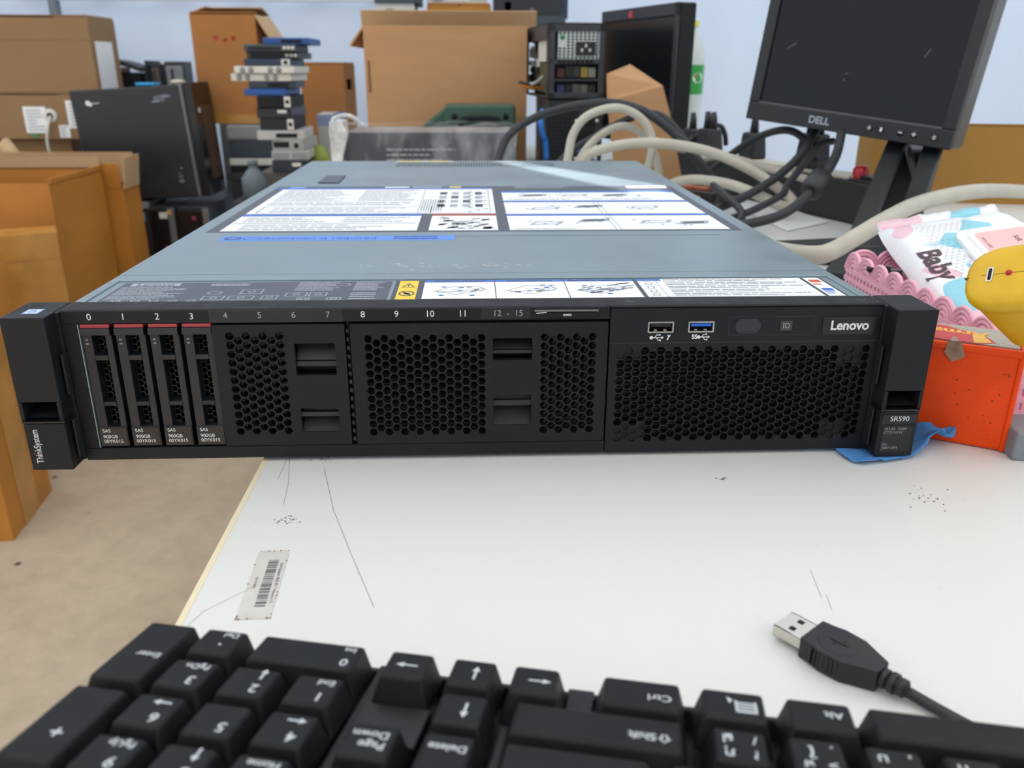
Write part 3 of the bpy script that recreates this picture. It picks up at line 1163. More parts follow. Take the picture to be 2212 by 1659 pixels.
key(0, 15.0, 0, [('Enter', 1.0, 18, 3.6)], 2, 13.2)
key(20, 33.2, 0, [('.', 4.5, 10.0, 7), ('Del', 1.6, 2.6, 3.5)])
key(39.6, 72.2, 0, [('0', 2.0, 9.6, 5), ('Ins', 1.6, 2.8, 3.5)])
key(81.6, 94.4, 0, [('RIGHT', 6.4, 7, 3.2)])
key(101.6, 114, 0, [('DOWN', 5, 7, 3.2)])
key(120.3, 133.2, 0, [('LEFT', 5, 7, 3.2)])
key(147, 168.4, 0, [('Ctrl', 2.0, 8, 4.2)])
k = key(175.3, 192, 0, [])
g = G()
for a in range(4):
    g.rect(-189.5, -184.5, 5.2 + a * 1.3, 5.9 + a * 1.3, KZ + .06)
g.rect(-190, -189.4, 4.6, 10, KZ + .06)
g.rect(-184.6, -184, 4.6, 10, KZ + .06)
g.rect(-190, -184, 9.6, 10.2, KZ + .06)
g.add([(-183.5, 4.5, KZ + .06), (-181.8, 3.2, KZ + .06), (-182.4, 6.2, KZ + .06)], [(0, 1, 2)])
obj('legend', g, LEGM, k)
key(199, 215.8, 0, [('Alt', 2.4, 6, 4.2)])
key(221.4, 330, 0, [])
for a, (m_, s_) in enumerate((('3', 'PgDn'), ('2', 'DOWN'), ('1', 'End'))):
    u = 20 + 19.5 * a
    key(u, u + 13.2, 1, [(m_, 2.4, 9.6, 5.4), (s_, 1.4 if a != 1 else 4, 2.8, 3.5 if a != 1 else 2.4)])
for a, (m_, s_) in enumerate((('6', 'RIGHT'), ('5', None), ('4', 'LEFT'))):
    u = 20 + 19.5 * a
    key(u, u + 13.2, 2, [(m_, 2.4, 9.6, 5.4)] + ([(s_, 5, 3, 2.6)] if s_ else []))
key(0, 15.0, 2, [('+', 4, 20, 7)], 2, 13.2)
for a, (m_, s_) in enumerate((('9', 'PgUp'), ('8', 'UP'), ('7', 'Home'))):
    u = 20 + 19.5 * a
    key(u, u + 13.2, 3, [(m_, 2.4, 9.6, 5.4), (s_, 1.4 if a != 1 else 4, 2.8, 3.5 if a != 1 else 2.4)])
key(102.4, 115, 1, [('UP', 5, 7, 3.2)])
key(123.8, 168.4, 1, [('\u21e7Shift', 2.0, 8, 4.2)])
key(177.4, 190.4, 1, [('/', 2, 4.0, 4.6), ('?', 2, 10, 4.6), ('\u0e1d', 8, 4.0, 5), ('\u0e26', 8, 10.4, 5)])
key(196.9, 209.9, 1, [('.', 2, 4.0, 5), ('>', 2, 10, 4.6), ('\u0e43', 7, 5.0, 6), ('\u0e2c', 8, 10.4, 4)])
key(216.3, 229.3, 1, [(',', 2, 4.0, 5), ('<', 2, 10, 4.6), ('\u0e21', 8, 4.6, 5), ('\u0e12', 8, 10.4, 4)])
key(235.7, 248.7, 1, [('M', 2, 10, 4.6), ('\u0e17', 8, 4.6, 5)])
key(255.1, 268.1, 1, [('N', 2, 10, 4.6), ('\u0e37', 8, 4.6, 5)])
key(82, 95, 2, [('Page', 1.6, 8.4, 4.0), ('Down', 1.6, 4.2, 4.0)])
key(102.4, 115.2, 2, [('Delete', 0.8, 5.4, 3.8)], 2)
key(123.8, 160, 2, [('Enter', 2, 8, 4)])
key(82, 95, 3, [('End', 1.6, 8, 4)])
key(123.8, 145, 3, [])
key(166.5, 179.5, 2, [("'", 2, 8, 5)])
key(185.9, 198.9, 2, [(';', 2, 8, 5)])
key(205.3, 218.3, 2, [('L', 2, 8, 5)])
key(224.7, 237.7, 2, [('K', 2, 8, 5)])
# usb plug and lead, built in place and hung on the keyboard
BPY_I = (Matrix.Translation(KB.location) @ KB.rotation_euler.to_matrix().to_4x4()).inverted()
tip = atz(1690, 1345, 0.005) * 1000
end = atz(1905, 1462, 0.005) * 1000
ax = (end - tip)
ax.z = 0
PL = ax.length
ax.normalize()
MPL = Matrix(((ax.x, -ax.y, 0, tip.x), (ax.y, ax.x, 0, tip.y), (0, 0, 1, 0.6), (0, 0, 0, 1)))


def place(o):
    o.matrix_parent_inverse = BPY_I
    return o


SL = PL * 0.30
g = G()
oct_ = [(SL, -7.8), (SL + 4, -8.2), (SL + 9, -9.4), (SL + 17, -9.0), (PL - 6, -6.6), (PL, -4), (PL, 4), (PL - 6, 6.6), (SL + 17, 9.0), (SL + 9, 9.4), (SL + 4, 8.2), (SL, 7.8)]
g.prism([(a, b, 0.0) for a, b in oct_], (0, 0, 8.6), 0, MPL)
for k in range(7):
    for s_ in (-1, 1):
        g.box(SL + 5 + k * 1.7, SL + 5.8 + k * 1.7, s_ * 9.0 - .7, s_ * 9.0 + .7, 1, 7.6, 0, MPL)
plug = place(obj('usb_plug', g, mat('plug_rubber', '1c1e22', .5, var=.1, scale=60), KB, 0.8))
g = G()
g.lathe([(0.01, 8.9), (7.2, 8.9), (7.6, 8.4)], (SL + 11, 0, 0), 24, 0, MPL)
for a, b, c, d in ((-4, -.3, 4, .3), (-1, -2.4, -.5, 0), (1, 0, 1.5, 2.4)):
    g.box(SL + 11 + a, SL + 11 + c, b, d, 8.8, 9.3, 0, MPL)
obj('oval_badge', g, mat('plug_rubber', '1c1e22'), plug, .2)
g = G()
g.box(0, SL + 2, -6.2, 6.2, 1.9, 2.3, 0, MPL)
g.box(0, SL + 2, -6.2, -5.8, 1.9, 6.6, 0, MPL)
g.box(0, SL + 2, 5.8, 6.2, 1.9, 6.6, 0, MPL)
g.box(0, SL + 2, -6.2, 6.2, 6.2, 6.6, 0, MPL)
g.box(1.2, SL, -5.6, 5.6, 2.3, 4.0, 2, MPL)
for s_ in (-2.9, 2.9):
    g.box(SL * .5 - 1.2, SL * .5 + 1.2, s_ - 1.2, s_ + 1.2, 6.5, 6.66, 1, MPL)
obj('metal_shell', g, [NICK, DARK, OFFW], plug)
g = G()
for a, r_ in ((0, 3.6), (3.2, 3.9), (6.4, 3.4)):
    g.tube([(PL + a, 0, 4.4), (PL + a + 2.2, 0, 4.4)], r_, 12, 0, True, MPL)
g.tube([(PL - 1, 0, 4.4), (PL + 9, 0, 4.4)], 2.7, 12, 0, True, MPL)
obj('strain_relief', g, CABB, plug)
e0 = tip + ax * (PL + 8)
g = G()
g.tube(spline([(e0.x, e0.y, 5.0), (*(atz(1960, 1490, .004) * 1000).xy, 3.2), (*(atz(2040, 1538, .003) * 1000).xy, 2.6), (*(atz(2110, 1575, .003) * 1000).xy, 2.6), (*(atz(2190, 1612, .003) * 1000).xy, 2.6)], 8), 2.1, 10)
place(obj('usb_lead', g, CABB, KB))

# ------------------------------------------------------------------ blue cloth under the logo end of the server
out = [(1738, 977), (1790, 968), (1812, 985), (1835, 999), (1862, 1007), (1900, 1003), (1935, 998), (1965, 993), (1990, 985), (2008, 972), (2030, 975), (2058, 966), (2048, 945), (2022, 925), (2005, 912), (1985, 900), (1960, 905)]
P = [atz(q[0], q[1], 0.0) * 1000 for q in out] + [Vector((240, 45, 0)), Vector((205, 40, 0)), Vector((188, 12, 0))]
ring_ = [p.copy() for p in spline(P + [P[0]], 4)][:-1]
cen = Vector((232, 12, 0))
g = G()
v, f = [], []
NR = 12
for k in range(NR + 1):
    for i, p in enumerate(ring_):
        t_ = k / NR
        q = cen.lerp(p, t_)
        edge = max(0, t_ - .55) / .45
        right = max(0, min(1, (q.x - 243) / 18))
        z = 0.9 + edge * (2.2 + 2.6 * noise.noise((q.x * .11, q.y * .11, 2))) + right * (6.5 + 7 * noise.noise((q.x * .09, q.y * .05, 7)) + 4.5 * noise.noise((q.x * .2 + q.y * .2, q.y * .1, 3)))
        if q.x < 243 and q.y > -16:
            z = min(z, 2.2)
        jag = 1 + (0.02 * noise.noise((i * 1.7, 0, 0)) if k == NR else 0)
        v.append((cen.x + (q.x - cen.x) * jag, cen.y + (q.y - cen.y) * jag, max(.6, z)))
n = len(ring_)
for k in range(NR):
    for i in range(n):
        f.append((k * n + i, k * n + (i + 1) % n, (k + 1) * n + (i + 1) % n, (k + 1) * n + i))
g.add(v, f, 0, True)
solo('blue_cloth', g, mat('blue_wiping_cloth', '4f8ccd', .85, var=.08, scale=120, bump=.3, bscale=900), 'crumpled blue wiping cloth sticking out under the rack server', 'cloth', solid=0.0007)

# ------------------------------------------------------------------ orange box beside the server
OR = thing('orange_box', 'scuffed bright orange plastic box standing beside the rack server', 'box', (0.298, -0.004, 0), (0, 0, radians(-30)))
ORM = mat('orange_plastic', 'f34a06', 0.4, var=0.1, scale=30, bump=.05, bscale=80, spec=.25)
g = G()
g.box(-84, 0, 0, 34, 0.3, 60)
ob = obj('body', g, ORM, OR, 2.2, 3)
g = G()
g.box(-84, 1.2, -1.2, 2.2, 56.5, 61)
g.box(-1.8, 1.2, -1.2, 35, 0.3, 61)
obj('rim', g, ORM, OR, 1.2)
g = G()
g.box(-83, -2, 3, 38, 60.2, 61.4)
obj('clear_lid', g, mat('cloudy_plastic', 'a99c84', .3, var=.06, scale=60), OR, .5)
g = G()
g.prism([(-80, 2.5, 61.45), (-21, 2.5, 61.45), (-14, 8, 61.45), (-20, 22, 61.45), (-30, 26, 61.45), (-40, 33, 61.45), (-80, 35, 61.45)], (0, 0, .12), 0)
g.rect(-58, -54, 2.6, 33, 61.62, 1)
g.quad((-25, 2.6, 61.62), (-16, 7, 61.62), (-20, 20, 61.62), (-26, 22, 61.62), 1)
g.text('Armark', 13, (-38, 22, 61.63), (-1, 0, 0), (0, -1, 0), m=1, bold=.03)
obj('torn_label', g, [mat('label_red', 'c8281c', .4), mat('label_gold', 'edb31f', .4)], OR, label='torn red label with yellow lettering upside down')
g = G()
g.prism([(-38, -1.5, 62), (-31, -1.5, 62), (-28, -1.6, 54), (-34, -1.7, 50), (-39, -1.6, 55)], (0, .3, 0))
g.prism([(-37, -1.4, 62), (-33, -1.4, 62), (-34, 8, 61.8), (-36, 8, 61.8)], (0, 0, .3))
obj('tape_scrap', g, mat('torn_tape', '9b7660', .3, var=.3, scale=200), OR)
g = G()
for k in range(22):
    x, z = random.uniform(-30, -4), random.uniform(8, 50)
    r_ = random.uniform(.2, .8)
    g.prism([(x + r_ * cos(i * 1.26) * random.uniform(.4, 1.4), -.1 if z < 55 else -1.3, z + r_ * .6 * sin(i * 1.26)) for i in range(5)], (0, .08, 0))
obj('scuff_marks', g, mat('scuff_dark', '6b2a18', .7), OR, kind='stuff')
g = G()
q = atz(2186, 1000, 0) * 1000
g.box(0, 60, 0, 30, 0, 17, 0, Matrix.Translation((q.x + 1.2, q.y + 2.5, 0)) @ Matrix.Rotation(radians(-8), 4, 'Z'))
solo('grey_case', g, mat('grey_case_plastic', '7f8489', .5), 'small grey plastic case lying in front of the orange box', 'case', bevel=1.5)

# ------------------------------------------------------------------ pink basket
PINK = mat('pink_plastic', 'f7b4c8', 0.3)
PINK.node_tree.nodes['Principled BSDF'].inputs['Subsurface Weight'].default_value = 0.15
PINK.node_tree.nodes['Principled BSDF'].inputs['Subsurface Radius'].default_value = (.01, .005, .005)
bx0, bx1, by0, by1 = 309, 456, 40, 250
BK = thing('pink_basket', 'pink woven-look plastic basket with scalloped rim', 'basket', (0.38, 0.145, 0))
arc = G()
for r_ in (4.2, 7.4, 10.6, 13.2):
    arc.tube([(r_ * cos(pi - pi * k / 12), 0, r_ * 1.05 * sin(pi * k / 12)) for k in range(13)], 1.75, 6, 0, False)
arc_me = None


def rim(x0, y0, x1, y1, n):
    global arc_me
    d = Vector((x1 - x0, y1 - y0, 0))
    st = d / n
    for i in range(n):
        c = Vector((x0, y0, 0)) + st * (i + .5)
        if arc_me is None:
            o = obj('rim_arc', arc, PINK, BK)
            arc_me = o
        else:
            o = arc_me.copy()
            COL.objects.link(o)
        o.matrix_parent_inverse = Matrix.Translation(BK.location).inverted()
        o.location = (c.x * .001, c.y * .001, 0.0495)
        o.rotation_euler = (0, 0, atan2(d.y, d.x))


rim(bx0, by1, bx0, by0, 9)
rim(bx1, by1, bx1, by0, 9)
rim(bx0, by0, bx1, by0, 6)
rim(bx0, by1, bx1, by1, 6)
g = G()
L_ = by1 - by0
for xx in (bx0, bx1):
    for k in range(34):
        y = by0 + 3 + k * 6.18
        g.box(xx - 1.2, xx + 1.2, y - 1.9, y + 1.9, 3, 52)
    for z in (6, 15, 24, 33, 42, 49):
        g.box(xx - 1.9, xx + 1.9, by0, by1, z - 1.8, z + 1.8)
for yy in (by0, by1):
    for k in range(24):
        x = bx0 + 3 + k * 6.1
        g.box(x - 1.9, x + 1.9, yy - 1.2, yy + 1.2, 3, 52)
    for z in (6, 15, 24, 33, 42, 49):
        g.box(bx0, bx1, yy - 1.9, yy + 1.9, z - 1.8, z + 1.8)
obj('woven_wall', g, PINK, BK)
g = G()
g.box(bx0, bx1, by0, by1, 0.5, 4)
obj('base', g, PINK, BK, 1)
g = G()
q = at(1908, 585, .205) * 1000
g.box(q.x - 5, q.x + 5, q.y - 2, q.y + 2, 4, q.z + 4)
g.box(q.x + 2, q.x + 14, q.y - 3, q.y + 5, q.z - 4, q.z + 1)
g.box(q.x - 12, q.x + 3, q.y - 2, q.y + 4, q.z - 1, q.z + 3)
solo('black_bracket', g, BLK2, 'small black plastic bracket standing in the pink basket', 'bracket', bevel=.6)

# ------------------------------------------------------------------ baby wipes pack
PW, PLN, PTH = 107.0, 178.0, 28.0
we1 = Vector((cos(-.04) * cos(.18), sin(-.04) * cos(.18), sin(.18)))
we2 = Vector((sin(-.04) * cos(.29), -cos(-.04) * cos(.29), -sin(.29)))
we1 = (we1 - we2 * we1.dot(we2)).normalized()
wn = we1.cross(-we2)
WROT = Matrix((we1, -we2, wn)).transposed().to_euler()
WLOC = Vector((.334, .266, .0886)) - wn * PTH * .001
WP = thing('wipes_pack', 'soft white pack of baby wipes with pink and blue patches lying in the pink basket', 'wet wipes', WLOC, WROT)


def wipes_mat():
    m = bpy.data.materials.new('wipes_film')
    t = NT(m)
    a = t.noise(22, 0.5)
    b = t.noise(26, 0.5, (1, 1, 1.01))
    mp = t.new('ShaderNodeMapping')
    mp.inputs['Location'].default_value = (.31, .17, .4)
    t.link(t.tc.outputs['Object'], mp.inputs[0])
    t.link(mp.outputs[0], b.inputs['Vector'])
    r1 = t.ramp(a.outputs[0], [(0.67, (0, 0, 0)), (0.675, (1, 1, 1))])
    r2 = t.ramp(b.outputs[0], [(0.655, (0, 0, 0)), (0.66, (1, 1, 1))])
    c1 = t.mix(r1.outputs[0], lin('eeeef0'), lin('8fcfe0'))
    c2 = t.mix(r2.outputs[0], c1, lin('edc3cf'))
    t.link(c2, t.b.inputs['Base Color'])
    t.b.inputs['Roughness'].default_value = .38
    n = t.noise(55, 3)
    bp = t.new('ShaderNodeBump', Strength=.35, Distance=.004)
    t.link(n.outputs[0], bp.inputs['Height'])
    t.link(bp.outputs[0], t.b.inputs['Normal'])
    return m


WF = wipes_mat()
NU, NV = 18, 30


def wsurf(u, v_, sgn):
    ex = (1 - abs(2 * u - 1) ** 8)
    ey = (1 - abs(2 * v_ - 1) ** 4)
    z = PTH * .5 + sgn * PTH * .5 * (ex ** .5) * (ey ** .6)
    z += sgn * 1.2 * noise.noise((u * 5, v_ * 7, sgn)) * ey
    pinch = 1 - .06 * abs(2 * v_ - 1) ** 6
    return (PW * (.5 + (u - .5) * pinch), -PLN * v_, z)


g = G()
for sgn in (1, -1):
    v = [wsurf(i / NU, j / NV, sgn) for j in range(NV + 1) for i in range(NU + 1)]
    f = []
    for j in range(NV):
        for i in range(NU):
            a = j * (NU + 1) + i
            q = (a, a + 1, a + NU + 2, a + NU + 1)
            f.append(q if sgn < 0 else q[::-1])
    g.add(v, f, 0, True)
obj('film_bag', g, WF, WP)
for y0, y1 in ((-2, 11), (-PLN + 2, -PLN - 11)):
    g = G()
    v = []
    for i in range(25):
        x = PW * .04 + PW * .92 * i / 24
        v += [(x, y0, PTH * .5), (x, y1, PTH * .5 + 3 * noise.noise((i * .4, y1, 0)) + (3 if y1 > 0 else 0))]
    g.add(v, [(2 * i, 2 * i + 2, 2 * i + 3, 2 * i + 1) for i in range(24)], 0, True)
    obj('end_seam', g, WF, WP, solid=.0006)
ZT = PTH + 1.0
SXT = (0, -1, 0)
g = G()
LX0, LX1, LY0, LY1 = 43, 100, -46, -122
g.prism([(x, y, ZT - 2.5) for x, y in rrect(LX0, LX1, LY1, LY0, 9)], (0, 0, 5.0))
lidp = obj('lid_frame', g, mat('white_lid_plastic', 'f4f4f3', .35), WP, 1.0)
g = G()
g.prism([(x, y, ZT + 2.3) for x, y in rrect(LX0 + 7, LX1 - 4, LY1 + 5, LY0 - 6, 6)], (0, 0, 1.4))
flipl = obj('flip_lid', g, mat('white_lid_plastic', 'f4f4f3', .35), lidp, .6)
g = G()
g.prism([(x, y, ZT + 3.7) for x, y in rrect(LX0 + 11, LX1 - 7, LY1 + 9, LY0 - 10, 4)], (0, 0, .1), 0)
g.text('Baby', 9, (LX0 + 30, (LY0 + LY1) / 2 - 8, ZT + 3.85), SXT, (1, 0, 0), m=1, bold=.03)
g.text('ultra mild', 4.2, (LX0 + 15, (LY0 + LY1) / 2 + 12, ZT + 3.85), SXT, (1, 0, 0), m=1)
g.text('Soft', 5.5, (LX0 + 37, (LY0 + LY1) / 2 + 12, ZT + 3.85), SXT, (1, 0, 0), m=1, bold=.02)
obj('lid_print', g, [mat('lid_pink', 'f2bdbb', .4), mat('print_brown', '4b333c', .5)], flipl)
g = G()
g.box(LX0 - 1.5, LX0 + 5, (LY0 + LY1) / 2 - 7, (LY0 + LY1) / 2 + 7, ZT, ZT + 3.4)
obj('lid_tab', g, mat('white_lid_plastic', 'f4f4f3', .35), lidp, .8)
g = G()


def top(x, y, dz=.45):
    u, vv_ = x / PW, -y / PLN
    return wsurf(min(.999, max(.001, u)), vv_, 1)[2] + dz


v, f = text_mesh('Baby', 'CENTER', .028)
cx_, cy_, sz_ = 17, -84, 23
pts = []
for p in v:
    y, x = cy_ - p[0] * sz_, cx_ + p[1] * sz_
    pts.append((x, y, top(x, y, .5)))
g.add(pts, f, 0)
for i in range(9):
    for j in range(22):
        x, y = 25 + i * 4.6 + (j % 2) * 2.3, -24 - j * 4.6
        if x > 40 and y < -40 or x > 62:
            continue
        for s_ in (-1, 1):
            d = 1.4
            g.quad((x - d, y - s_ * d - .15, top(x, y)), (x - d, y - s_ * d + .15, top(x, y)), (x + d, y + s_ * d + .15, top(x, y)), (x + d, y + s_ * d - .15, top(x, y)), 1)
obj('lettering', g, [mat('print_brown', '4b333c', .5), mat('print_grey', 'a9a7ad', .5)], WP)

# ------------------------------------------------------------------ yellow tool
tc = atz(2190, 588, 0.112)
TD = Vector((0.72, 0.34, -0.6)).normalized()
ty_ = -TD.cross(Vector((0, .36, .93))).normalized()
if ty_.x > 0:
    ty_ = -ty_
tx_ = ty_.cross(TD)
TROT = Matrix((tx_, ty_, TD)).transposed().to_euler()
YT = thing('yellow_tool', 'grubby yellow handheld tool with charging slot and red lamp in its end', 'tool', tc, TROT)
g = G()
v, f = [], []
prof = [(0.0, .60), (0.6, .86), (2.5, .97), (6, 1.0), (9, .985), (9.6, .95), (12, .94), (30, .90), (52, .84), (56, .7)]
NS = 36
for (z, s_) in prof:
    for k in range(NS):
        a = 2 * pi * k / NS
        cc, ss = cos(a), sin(a)
        v.append((math.copysign(abs(cc) ** .7, cc) * 18 * s_, math.copysign(abs(ss) ** .7, ss) * 24 * s_, z))
for i in range(len(prof) - 1):
    for k in range(NS):
        f.append((i * NS + k, i * NS + (k + 1) % NS, (i + 1) * NS + (k + 1) % NS, (i + 1) * NS + k))
f += [tuple(range(NS))[::-1], tuple((len(prof) - 1) * NS + k for k in range(NS))]
g.add(v, f, 0, True)
obj('housing', g, mat('yellow_plastic', 'dcae12', .42, var=.08, scale=60, bump=.1, bscale=300), YT)
g = G()
g.box(-.18, .18, -23.6, 23.6, 1.0, 10)
g.box(-.15, .15, -15, 15, -.12, 2)
obj('seam', g, mat('seam_brown', '7a5a10', .6), YT)
g = G()
g.prism([(p[0], p[1], -.5) for p in rrect(-4.2, 4.2, 9.4, 12.4, 1.1)], (0, 0, 1.2), 0)
g.prism([(p[0], p[1], -.62) for p in rrect(-3.4, 3.4, 10.1, 11.7, .7)], (0, 0, .3), 1)
obj('charging_slot', g, [NICK, DARK], YT)
g = G()
g.lathe([(.01, -1.2), (1.2, -1.0), (1.7, .3)], (0, 2.2, 0), 14)
obj('red_lamp', g, mat('red_lamp', 'b3231c', .25), YT)

# ================================================================== behind and around
def panel(name, pts, n, m, parent, **k):
    g = G(1)
    g.prism(pts, n)
    return obj(name, g, m, parent, **k)


def carton(name, label, loc, w, d, h, yaw=0, m=CARDB, flaps=None, tape=None, roll=0, group=None, fm={}, fh=None, rh=None):
    """cardboard box, origin at the middle of its base; flaps {side: angle from closed (0) to hanging (over 180)}; None = closed"""
    r = thing(name, label, 'box', loc, (0, roll, radians(yaw)), group)
    t = 0.004
    g = G(1)
    if fh:
        g.perf(rrect(-w / 2, w / 2, 0, h), [fh], -d / 2, t)
    else:
        g.box(-w / 2, w / 2, -d / 2, -d / 2 + t, 0, h)
    g.box(-w / 2, w / 2, d / 2 - t, d / 2, 0, h)
    g.box(-w / 2, -w / 2 + t, -d / 2 + t, d / 2 - t, 0, h)
    if rh:
        pv_, pf_ = plate(rrect(-d / 2 + t, d / 2 - t, 0, h), [rh], t)
        g.add([(w / 2 - t / 2 + q[2], q[0], q[1]) for q in pv_], pf_)
    else:
        g.box(w / 2 - t, w / 2, -d / 2 + t, d / 2 - t, 0, h)
    g.box(-w / 2 + t, w / 2 - t, -d / 2 + t, d / 2 - t, 0, t)
    obj('box_body', g, [m], r)
    fl = flaps if flaps is not None else {'f': 0, 'b': 0, 'l': 0, 'r': 0}
    for sd_, an in fl.items():
        if isinstance(an, tuple):
            ex = an[2] if len(an) > 2 else 0
            an, ln = an[:2]
        else:
            ln, ex = min(w, d) / 2 - .002, 0
        a = radians(an)
        lift = .0045 if sd_ in 'fb' else 0
        g = G(1)
        wd = w if sd_ in 'fb' else d
        # hinge along x, flap pointing to +y when closed
        g.box(-wd / 2 + .003 - ex, wd / 2 - .003 + ex, 0, ln, 0, t)
        M = Matrix.Rotation(a, 4, 'X')
        zr = {'f': 0, 'r': pi / 2, 'b': pi, 'l': -pi / 2}[sd_]
        off = {'f': d / 2, 'b': d / 2, 'l': w / 2, 'r': w / 2}[sd_]
        M = Matrix.Rotation(zr, 4, 'Z') @ Matrix.Translation((0, -off, h + lift)) @ M
        g.v = [tuple(M @ Vector(p)) for p in g.v]
        o = obj('flap', g, [fm.get(sd_, m), CARDIN], r)
        for i, pz in enumerate(o.data.polygons):
            if i == 0:
                pz.material_index = 1
    if tape:
        g = G(1)
        for q in tape:
            g.box(*q)
        obj('tape', g, TAPE, r, label='shiny brown packing tape')
    return r


def sticker(parent, name, x0, x1, z0, z1, y, m=None, ink=True, seed=1, label=None):
    g = G(1)
    g.box(x0, x1, y - .001, y + .001, z0, z1, 0)
    if ink:
        rr = random.Random(seed)
        n = 7
        for k in range(n):
            z = z0 + (z1 - z0) * (k + .7) / (n + 1)
            g.box(x0 + (x1 - x0) * .12, x0 + (x1 - x0) * rr.uniform(.5, .9), y - .0013, y - .0009, z, z + (z1 - z0) * .05, 1)
    return obj(name, g, [m or WHITE, LGREY], parent, label=label)


# ---- supports hidden low down
BEN = mat('bench_wood', '6a5236', .7, var=.15, scale=8, stretch=(1, 8, 1))


def bench(name, label, x0, x1, y0, y1, z, m, mleg):
    r = thing(name, label, 'table', ((x0 + x1) / 2, (y0 + y1) / 2, FZ))
    g = G(1)
    g.box(x0, x1, y0, y1, z - .025, z)
    obj('tabletop', g, m, r, bevel=.002)
    for x in (x0 + .03, x1 - .03):
        for y in (y0 + .03, y1 - .03):
            g = G(1)
            g.box(x - .02, x + .02, y - .02, y + .02, FZ, z - .025)
            obj('leg', g, mleg, r)
    return r


bench('back_table', 'second pale table behind the white table under the monitors and tower', -.33, .66, 1.02, 2.0, 0.0, LGREYP, LEG)
bench('low_bench', 'low black bench under the stack of recorders', -.66, -.36, 1.9, 2.5, -.14, PCB, PCB)
bench('wall_bench', 'black bench by the wall under the grey office machine', -.85, -.36, 2.55, 2.9, -.14, PCB, PCB)
bench('floor_bench', 'low wooden bench under the black computer towers', -1.75, -.862, 2.2, 2.9, -.585, BEN, BEN)
SH = at(900, 34, 2.35).z
bench('rear_shelf', 'high shelf against the wall behind the large tan carton', -.33, at(1222, 30, 2.35).x, 2.35, 2.85, SH, DGREYP, LEG)

# ---- left: cartons on the floor
F = atz(30, 1168, FZ)
zA = at(14, 590, F.y).z
carton('orange_carton', 'tall weathered orange carton standing on the concrete floor below the server end', (F.x - .2405, F.y + .0879, FZ), .46, .225, zA - FZ, 6, CARDO,
       tape=[(-.03, .03, -.1142, -.1127, 0, .5), (.2303, .2318, -.05, .03, .0, .578)])
zB = at(130, 512, 1.62).z
xB = at(140, 600, 1.62).x
carton('taped_carton', 'orange carton with wrinkled shiny tape over its top in front of the open carton', (xB - .15 * cos(.43) - .06 * sin(.43), 1.62 - .15 * sin(.43) + .06 * cos(.43), FZ), .30, .12, zB - FZ, 24.6, CARDO,
       tape=[(-.15, .15, -.0612, -.0602, .34, .53), (-.15, .151, -.062, .01, zB - FZ + .009, zB - FZ + .0105), (-.15, .15, -.0625, -.0605, zB - FZ - .05, zB - FZ + .0105)])
zC = at(105, 398, 1.76).z
xC = at(120, 500, 1.76).x
carton('open_orange_carton', 'open orange carton with pale inside showing and upright side panels', (xC - .26, 1.93, FZ), .52, .32, zC - FZ, 0, CARDO, flaps={'b': (88, .03), 'r': (92, .012)})
xD = at(262, 500, 2.0).x
zD = at(200, 420, 2.0).z
carton('flapped_carton', 'orange carton behind the open one with a tall standing flap', (xD - .25, 2.17, FZ), .46, .12, zD - FZ, 0, CARDO, flaps={'f': (96, .07), 'r': (97, .09), 'b': (85, .09)}, fm={'r': CARDIN})
# two stacked kraft cartons at the back left
KY = 2.62
a = at(187, 38, KY)
b = at(196, 199, KY)
bt = at(190, 300, KY)
carton('kraft_carton', 'flat kraft carton with white paper labels and a white cord through a round hole', (b.x - .30, KY + .11, bt.z), .60, .22, b.z - bt.z - .0095, 0, CARDK, fh=[(.152 + .011 * cos(k * pi / 8), .075 + .011 * sin(k * pi / 8)) for k in range(16)])
k2 = bpy.data.objects['kraft_carton']
hh = b.z - bt.z
sticker(k2, 'paper_label', .30 - .235 + .0, .30 - .235 + .075, .02, .105, -.1115, seed=2)
sticker(k2, 'paper_label', .30 - .09, .30 - .01, .035, .125, -.1115, seed=3)
sticker(k2, 'paper_label', .30 - .125, .30 - .09, .004, .045, -.1115, seed=4)
sticker(k2, 'green_mark', .30 - .225, .30 - .195, .004, .02, -.1115, mat('green_print', '5d7f5c', .6), False)
g = G(1)
g.lathe([(.011, -.003), (.022, -.003), (.024, 0)], (0, 0, 0), 20, 0, Matrix.Translation((.30 - .148, -.111, .075)) @ Matrix.Rotation(-pi / 2, 4, 'X'))
obj('hole_collar', g, OFFW, k2)
g = G(1)
g.tube(spline([(.30 - .148, -.11, .075), (.30 - .152, -.125, .05), (.30 - .163, -.13, 0), (.30 - .165, -.125, -.045), (.30 - .158, -.12, -.06)], 6), .005, 8)
obj('white_cord', g, OFFW, k2)
carton('plain_kraft_carton', 'large plain kraft carton lying on top of the labelled one', (a.x - .33, KY + .11, b.z), .66, .22, a.z - b.z, 0, CARDK)
k3 = bpy.data.objects['plain_kraft_carton']
g = G(1)
g.box(.3305, .3315, -.08, .06, .005, .16)
obj('paper_label', g, WHITE, k3)
g = G(1)
g.box(-.33, .331, -.1115, -.1102, (a.z - b.z) * .70, (a.z - b.z) * .71)
obj('fold_crease', g, CARDK, k3)
carton('narrow_carton', 'small brown carton carrying the two kraft cartons', (b.x - .33, KY + .13, -.585), .42, .15, bt.z + .585 - .009, 0, CARDK)
# rolled kraft scrap on the open carton
p = at(20, 345, 2.3)
g = G(1)
g.tube([(p.x - .05, 2.28, -.05), (p.x + .0, 2.3, .0), (p.x + .05, 2.26, -.06)], .03, 14)
solo('paper_roll', g, CARDIN, 'loose roll of kraft paper tucked behind the open orange carton', 'paper')
bpy.data.objects['paper_roll'].location.z = -.115


